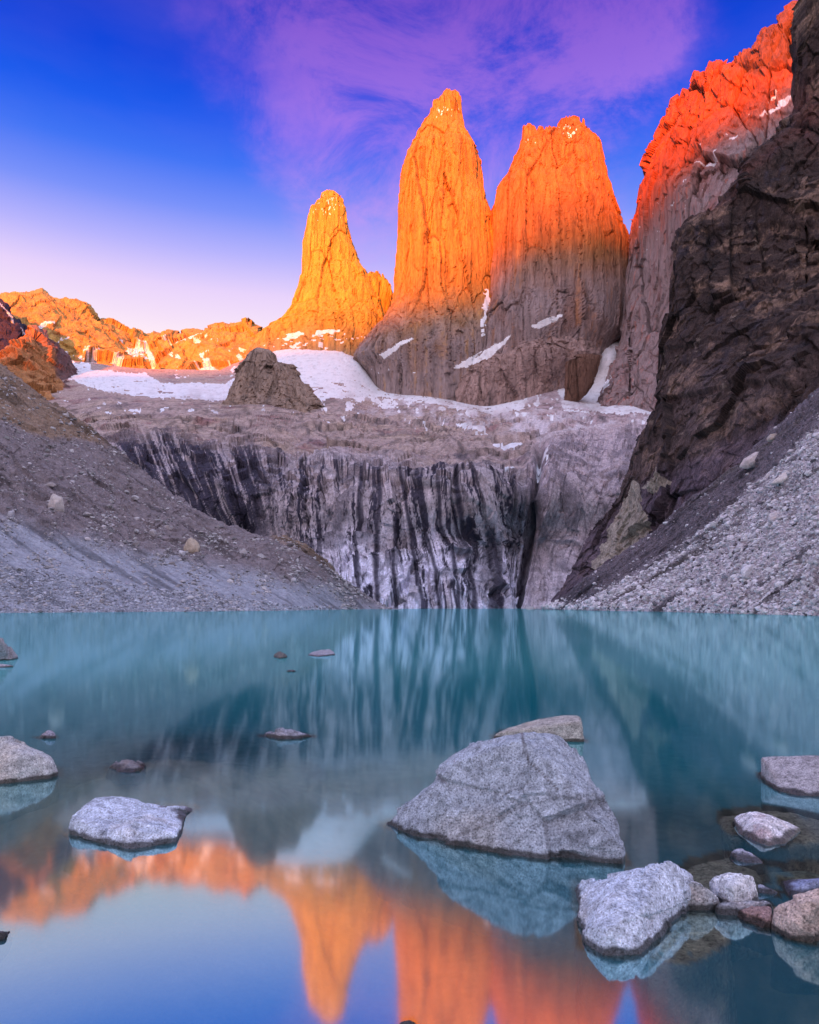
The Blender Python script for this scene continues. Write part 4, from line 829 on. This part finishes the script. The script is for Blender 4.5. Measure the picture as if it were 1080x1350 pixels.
at = N(t, 'ShaderNodeAttribute'); at.attribute_name = 'Col'; sp = N(t, 'ShaderNodeSeparateColor'); L(t, at.outputs[0], sp.inputs[0])
tr = N(t, 'ShaderNodeBsdfTransparent'); tr.inputs[0].default_value = (.84, .92, .90, 1)
df = N(t, 'ShaderNodeBsdfDiffuse')
L(t, ramp(t, sp.outputs[1], [(0.0, (.002, .16, .23, 1)), (0.5, (.004, .27, .33, 1)), (1.0, (.07, .45, .48, 1))]), df.inputs[0])
mb = N(t, 'ShaderNodeMixShader'); L(t, sp.outputs[0], mb.inputs[0]); L(t, tr.outputs[0], mb.inputs[1]); L(t, df.outputs[0], mb.inputs[2])
gl = N(t, 'ShaderNodeBsdfGlossy'); gl.inputs['Roughness'].default_value = 0.065; gl.inputs[0].default_value = (.66, .98, 1, 1)
fr = N(t, 'ShaderNodeFresnel'); fr.inputs[0].default_value = 1.33
gb = N(t, 'ShaderNodeNewGeometry'); L(t, mathn(t, 'SUBTRACT', 1.33, mathn(t, 'MULTIPLY', gb.outputs['Backfacing'], 1.33-1/1.33)), fr.inputs[0])
rf = mathn(t, 'ADD', mathn(t, 'MULTIPLY', fr.outputs[0], 0.34), 0.50)
ms = N(t, 'ShaderNodeMixShader'); L(t, rf, ms.inputs[0]); L(t, mb.outputs[0], ms.inputs[1]); L(t, gl.outputs[0], ms.inputs[2])
wo = N(t, 'ShaderNodeOutputMaterial'); L(t, ms.outputs[0], wo.inputs[0])
# depth of water above bed and submerged rocks
from mathutils.bvhtree import BVHTree
rk = []
for o in list(COL.objects):
    if o.name.startswith('submerged_rock') or (o.get('category') in ('boulder', 'rock') and o.location[1] < 12):
        me = o.data; co = np.empty(len(me.vertices)*3, np.float32); me.vertices.foreach_get('co', co); rk.append(co.reshape(-1, 3)+np.array(o.location[:], np.float32))
dmin = dep.copy(); Xf, Yf = X.ravel(), Y.ravel(); dm = dmin.ravel()
ri = np.log(rad/rad[0])/np.log(rad[-1]/rad[0])*(nr-1)
for V in rk:
    V = V[(V[:, 2] < -.002)]
    if not len(V): continue
    r_ = np.hypot(V[:, 0], V[:, 1]); i0 = np.clip(np.round(np.log(r_/rad[0])/np.log(rad[-1]/rad[0])*(nr-1)).astype(int), 0, nr-1)
    j0 = np.round((np.arctan2(V[:, 1], V[:, 0]) % (2*np.pi))/(2*np.pi)*na).astype(int) % na
    np.minimum.at(dm, i0*na+j0, -V[:, 2])
dep2 = dm.reshape(nr, na)
op = 1-np.exp(-1.0*dep2)
milk = np.clip(sm(np.hypot(X, Y), 3.5, 7.5)*.45+sm(np.hypot(X, Y), 8, 20)*.55, 0, 1)
Wc = np.stack([op, milk, 0*op], -1)
tag(mesh_obj('lake_water', np.stack([X, Y, 0*X], -1), fqp, wm, Wc), 'still turquoise glacial lake mirroring the towers', None, None, 'structure')

# ------------------------------------------------------------------ ground and an unseen range behind the camera, shaped to shade the valley
aa = np.linspace(0, 2*np.pi, 64, endpoint=False); rr = np.array([1., 3000, 28000])
G = np.stack([rr[:, None]*np.cos(aa), rr[:, None]*np.sin(aa), -22+0*rr[:, None]*aa], -1)
tag(mesh_obj('ground', G, grid_faces(3, 64, True), M_BED, base_col(G.shape, [.2, .18, .16])), 'valley ground around the lake', None, None, 'structure')
# shore behind the photographer
xs = np.linspace(-260, 260, 200); ys = np.linspace(-2.2, -160, 120)
GX, GY = np.meshgrid(xs, ys, indexing='ij'); S = np.stack([GX, GY, 0*GX], -1)
S[..., 2] = -.6+.14*(-GY-2.2)+1.2*fbm(S, 1/9., 5, .55, 301)*sm(-GY, 2, 20)
C = base_col(S.shape, [.28, .27, .28])*(1+.4*fbm(S, 1/3., 4, .6, 302))[..., None]
tag(mesh_obj('shore', S, grid_faces(200, 120), M_SCREE, C), 'stony shore behind the viewpoint', None, None, 'structure')
lit = [(20, 505, 2000), (200, 500, 2350), (430, 440, 2450), (560, 385, 2250), (620, 352, 2230), (680, 288, 2200), (740, 276, 2150), (800, 270, 2200), (850, 245, 2080), (900, 205, 1950), (960, 160, 1830), (1050, 85, 1720)]  # shadow edge wanted on the towers; the unseen crest is shaped from it
YR = -6000.; cp = []
for (px, py, D) in lit:
    x, y, z = A(px, py, D); k = (y-YR)/-SUNV[1]; cp.append((x+SUNV[0]*k, z+SUNV[2]*k))
cp.sort(); cp = [(-9000, cp[0][1]), (cp[0][0]-800, cp[0][1])]+cp+[(cp[-1][0]+500, cp[-1][1]+180), (3500, 2000), (9000, 1500)]
xs = np.linspace(-9000, 9000, 700); zc = interp(xs, cp)+28*fbm(np.stack([xs, 0*xs, 0*xs], -1), 1/260., 5, .6, 311)
off = np.array([-2600, -1400, -600, -150, 0, 150, 600, 1400, 2600.]); hf = np.array([-.02, .35, .7, .93, 1, .93, .7, .35, -.02])
Rg = np.stack([xs[:, None]+0*off, YR+off[None]+0*xs[:, None], zc[:, None]*hf[None]], -1)
Rg = Rg+np.stack([0*Rg[..., 0], 0*Rg[..., 0], (np.abs(off) > 1)[None]*90*fbm(Rg, 1/500., 4, .55, 312)-60*(np.abs(off) > 1)], -1)
tag(mesh_obj('shade_range', Rg, grid_faces(700, 9), M_RIDGE, base_col(Rg.shape, [.25, .2, .18])), 'unseen mountain range behind the viewpoint, crest shaped to cast the tower shadow line', None, None, 'structure')
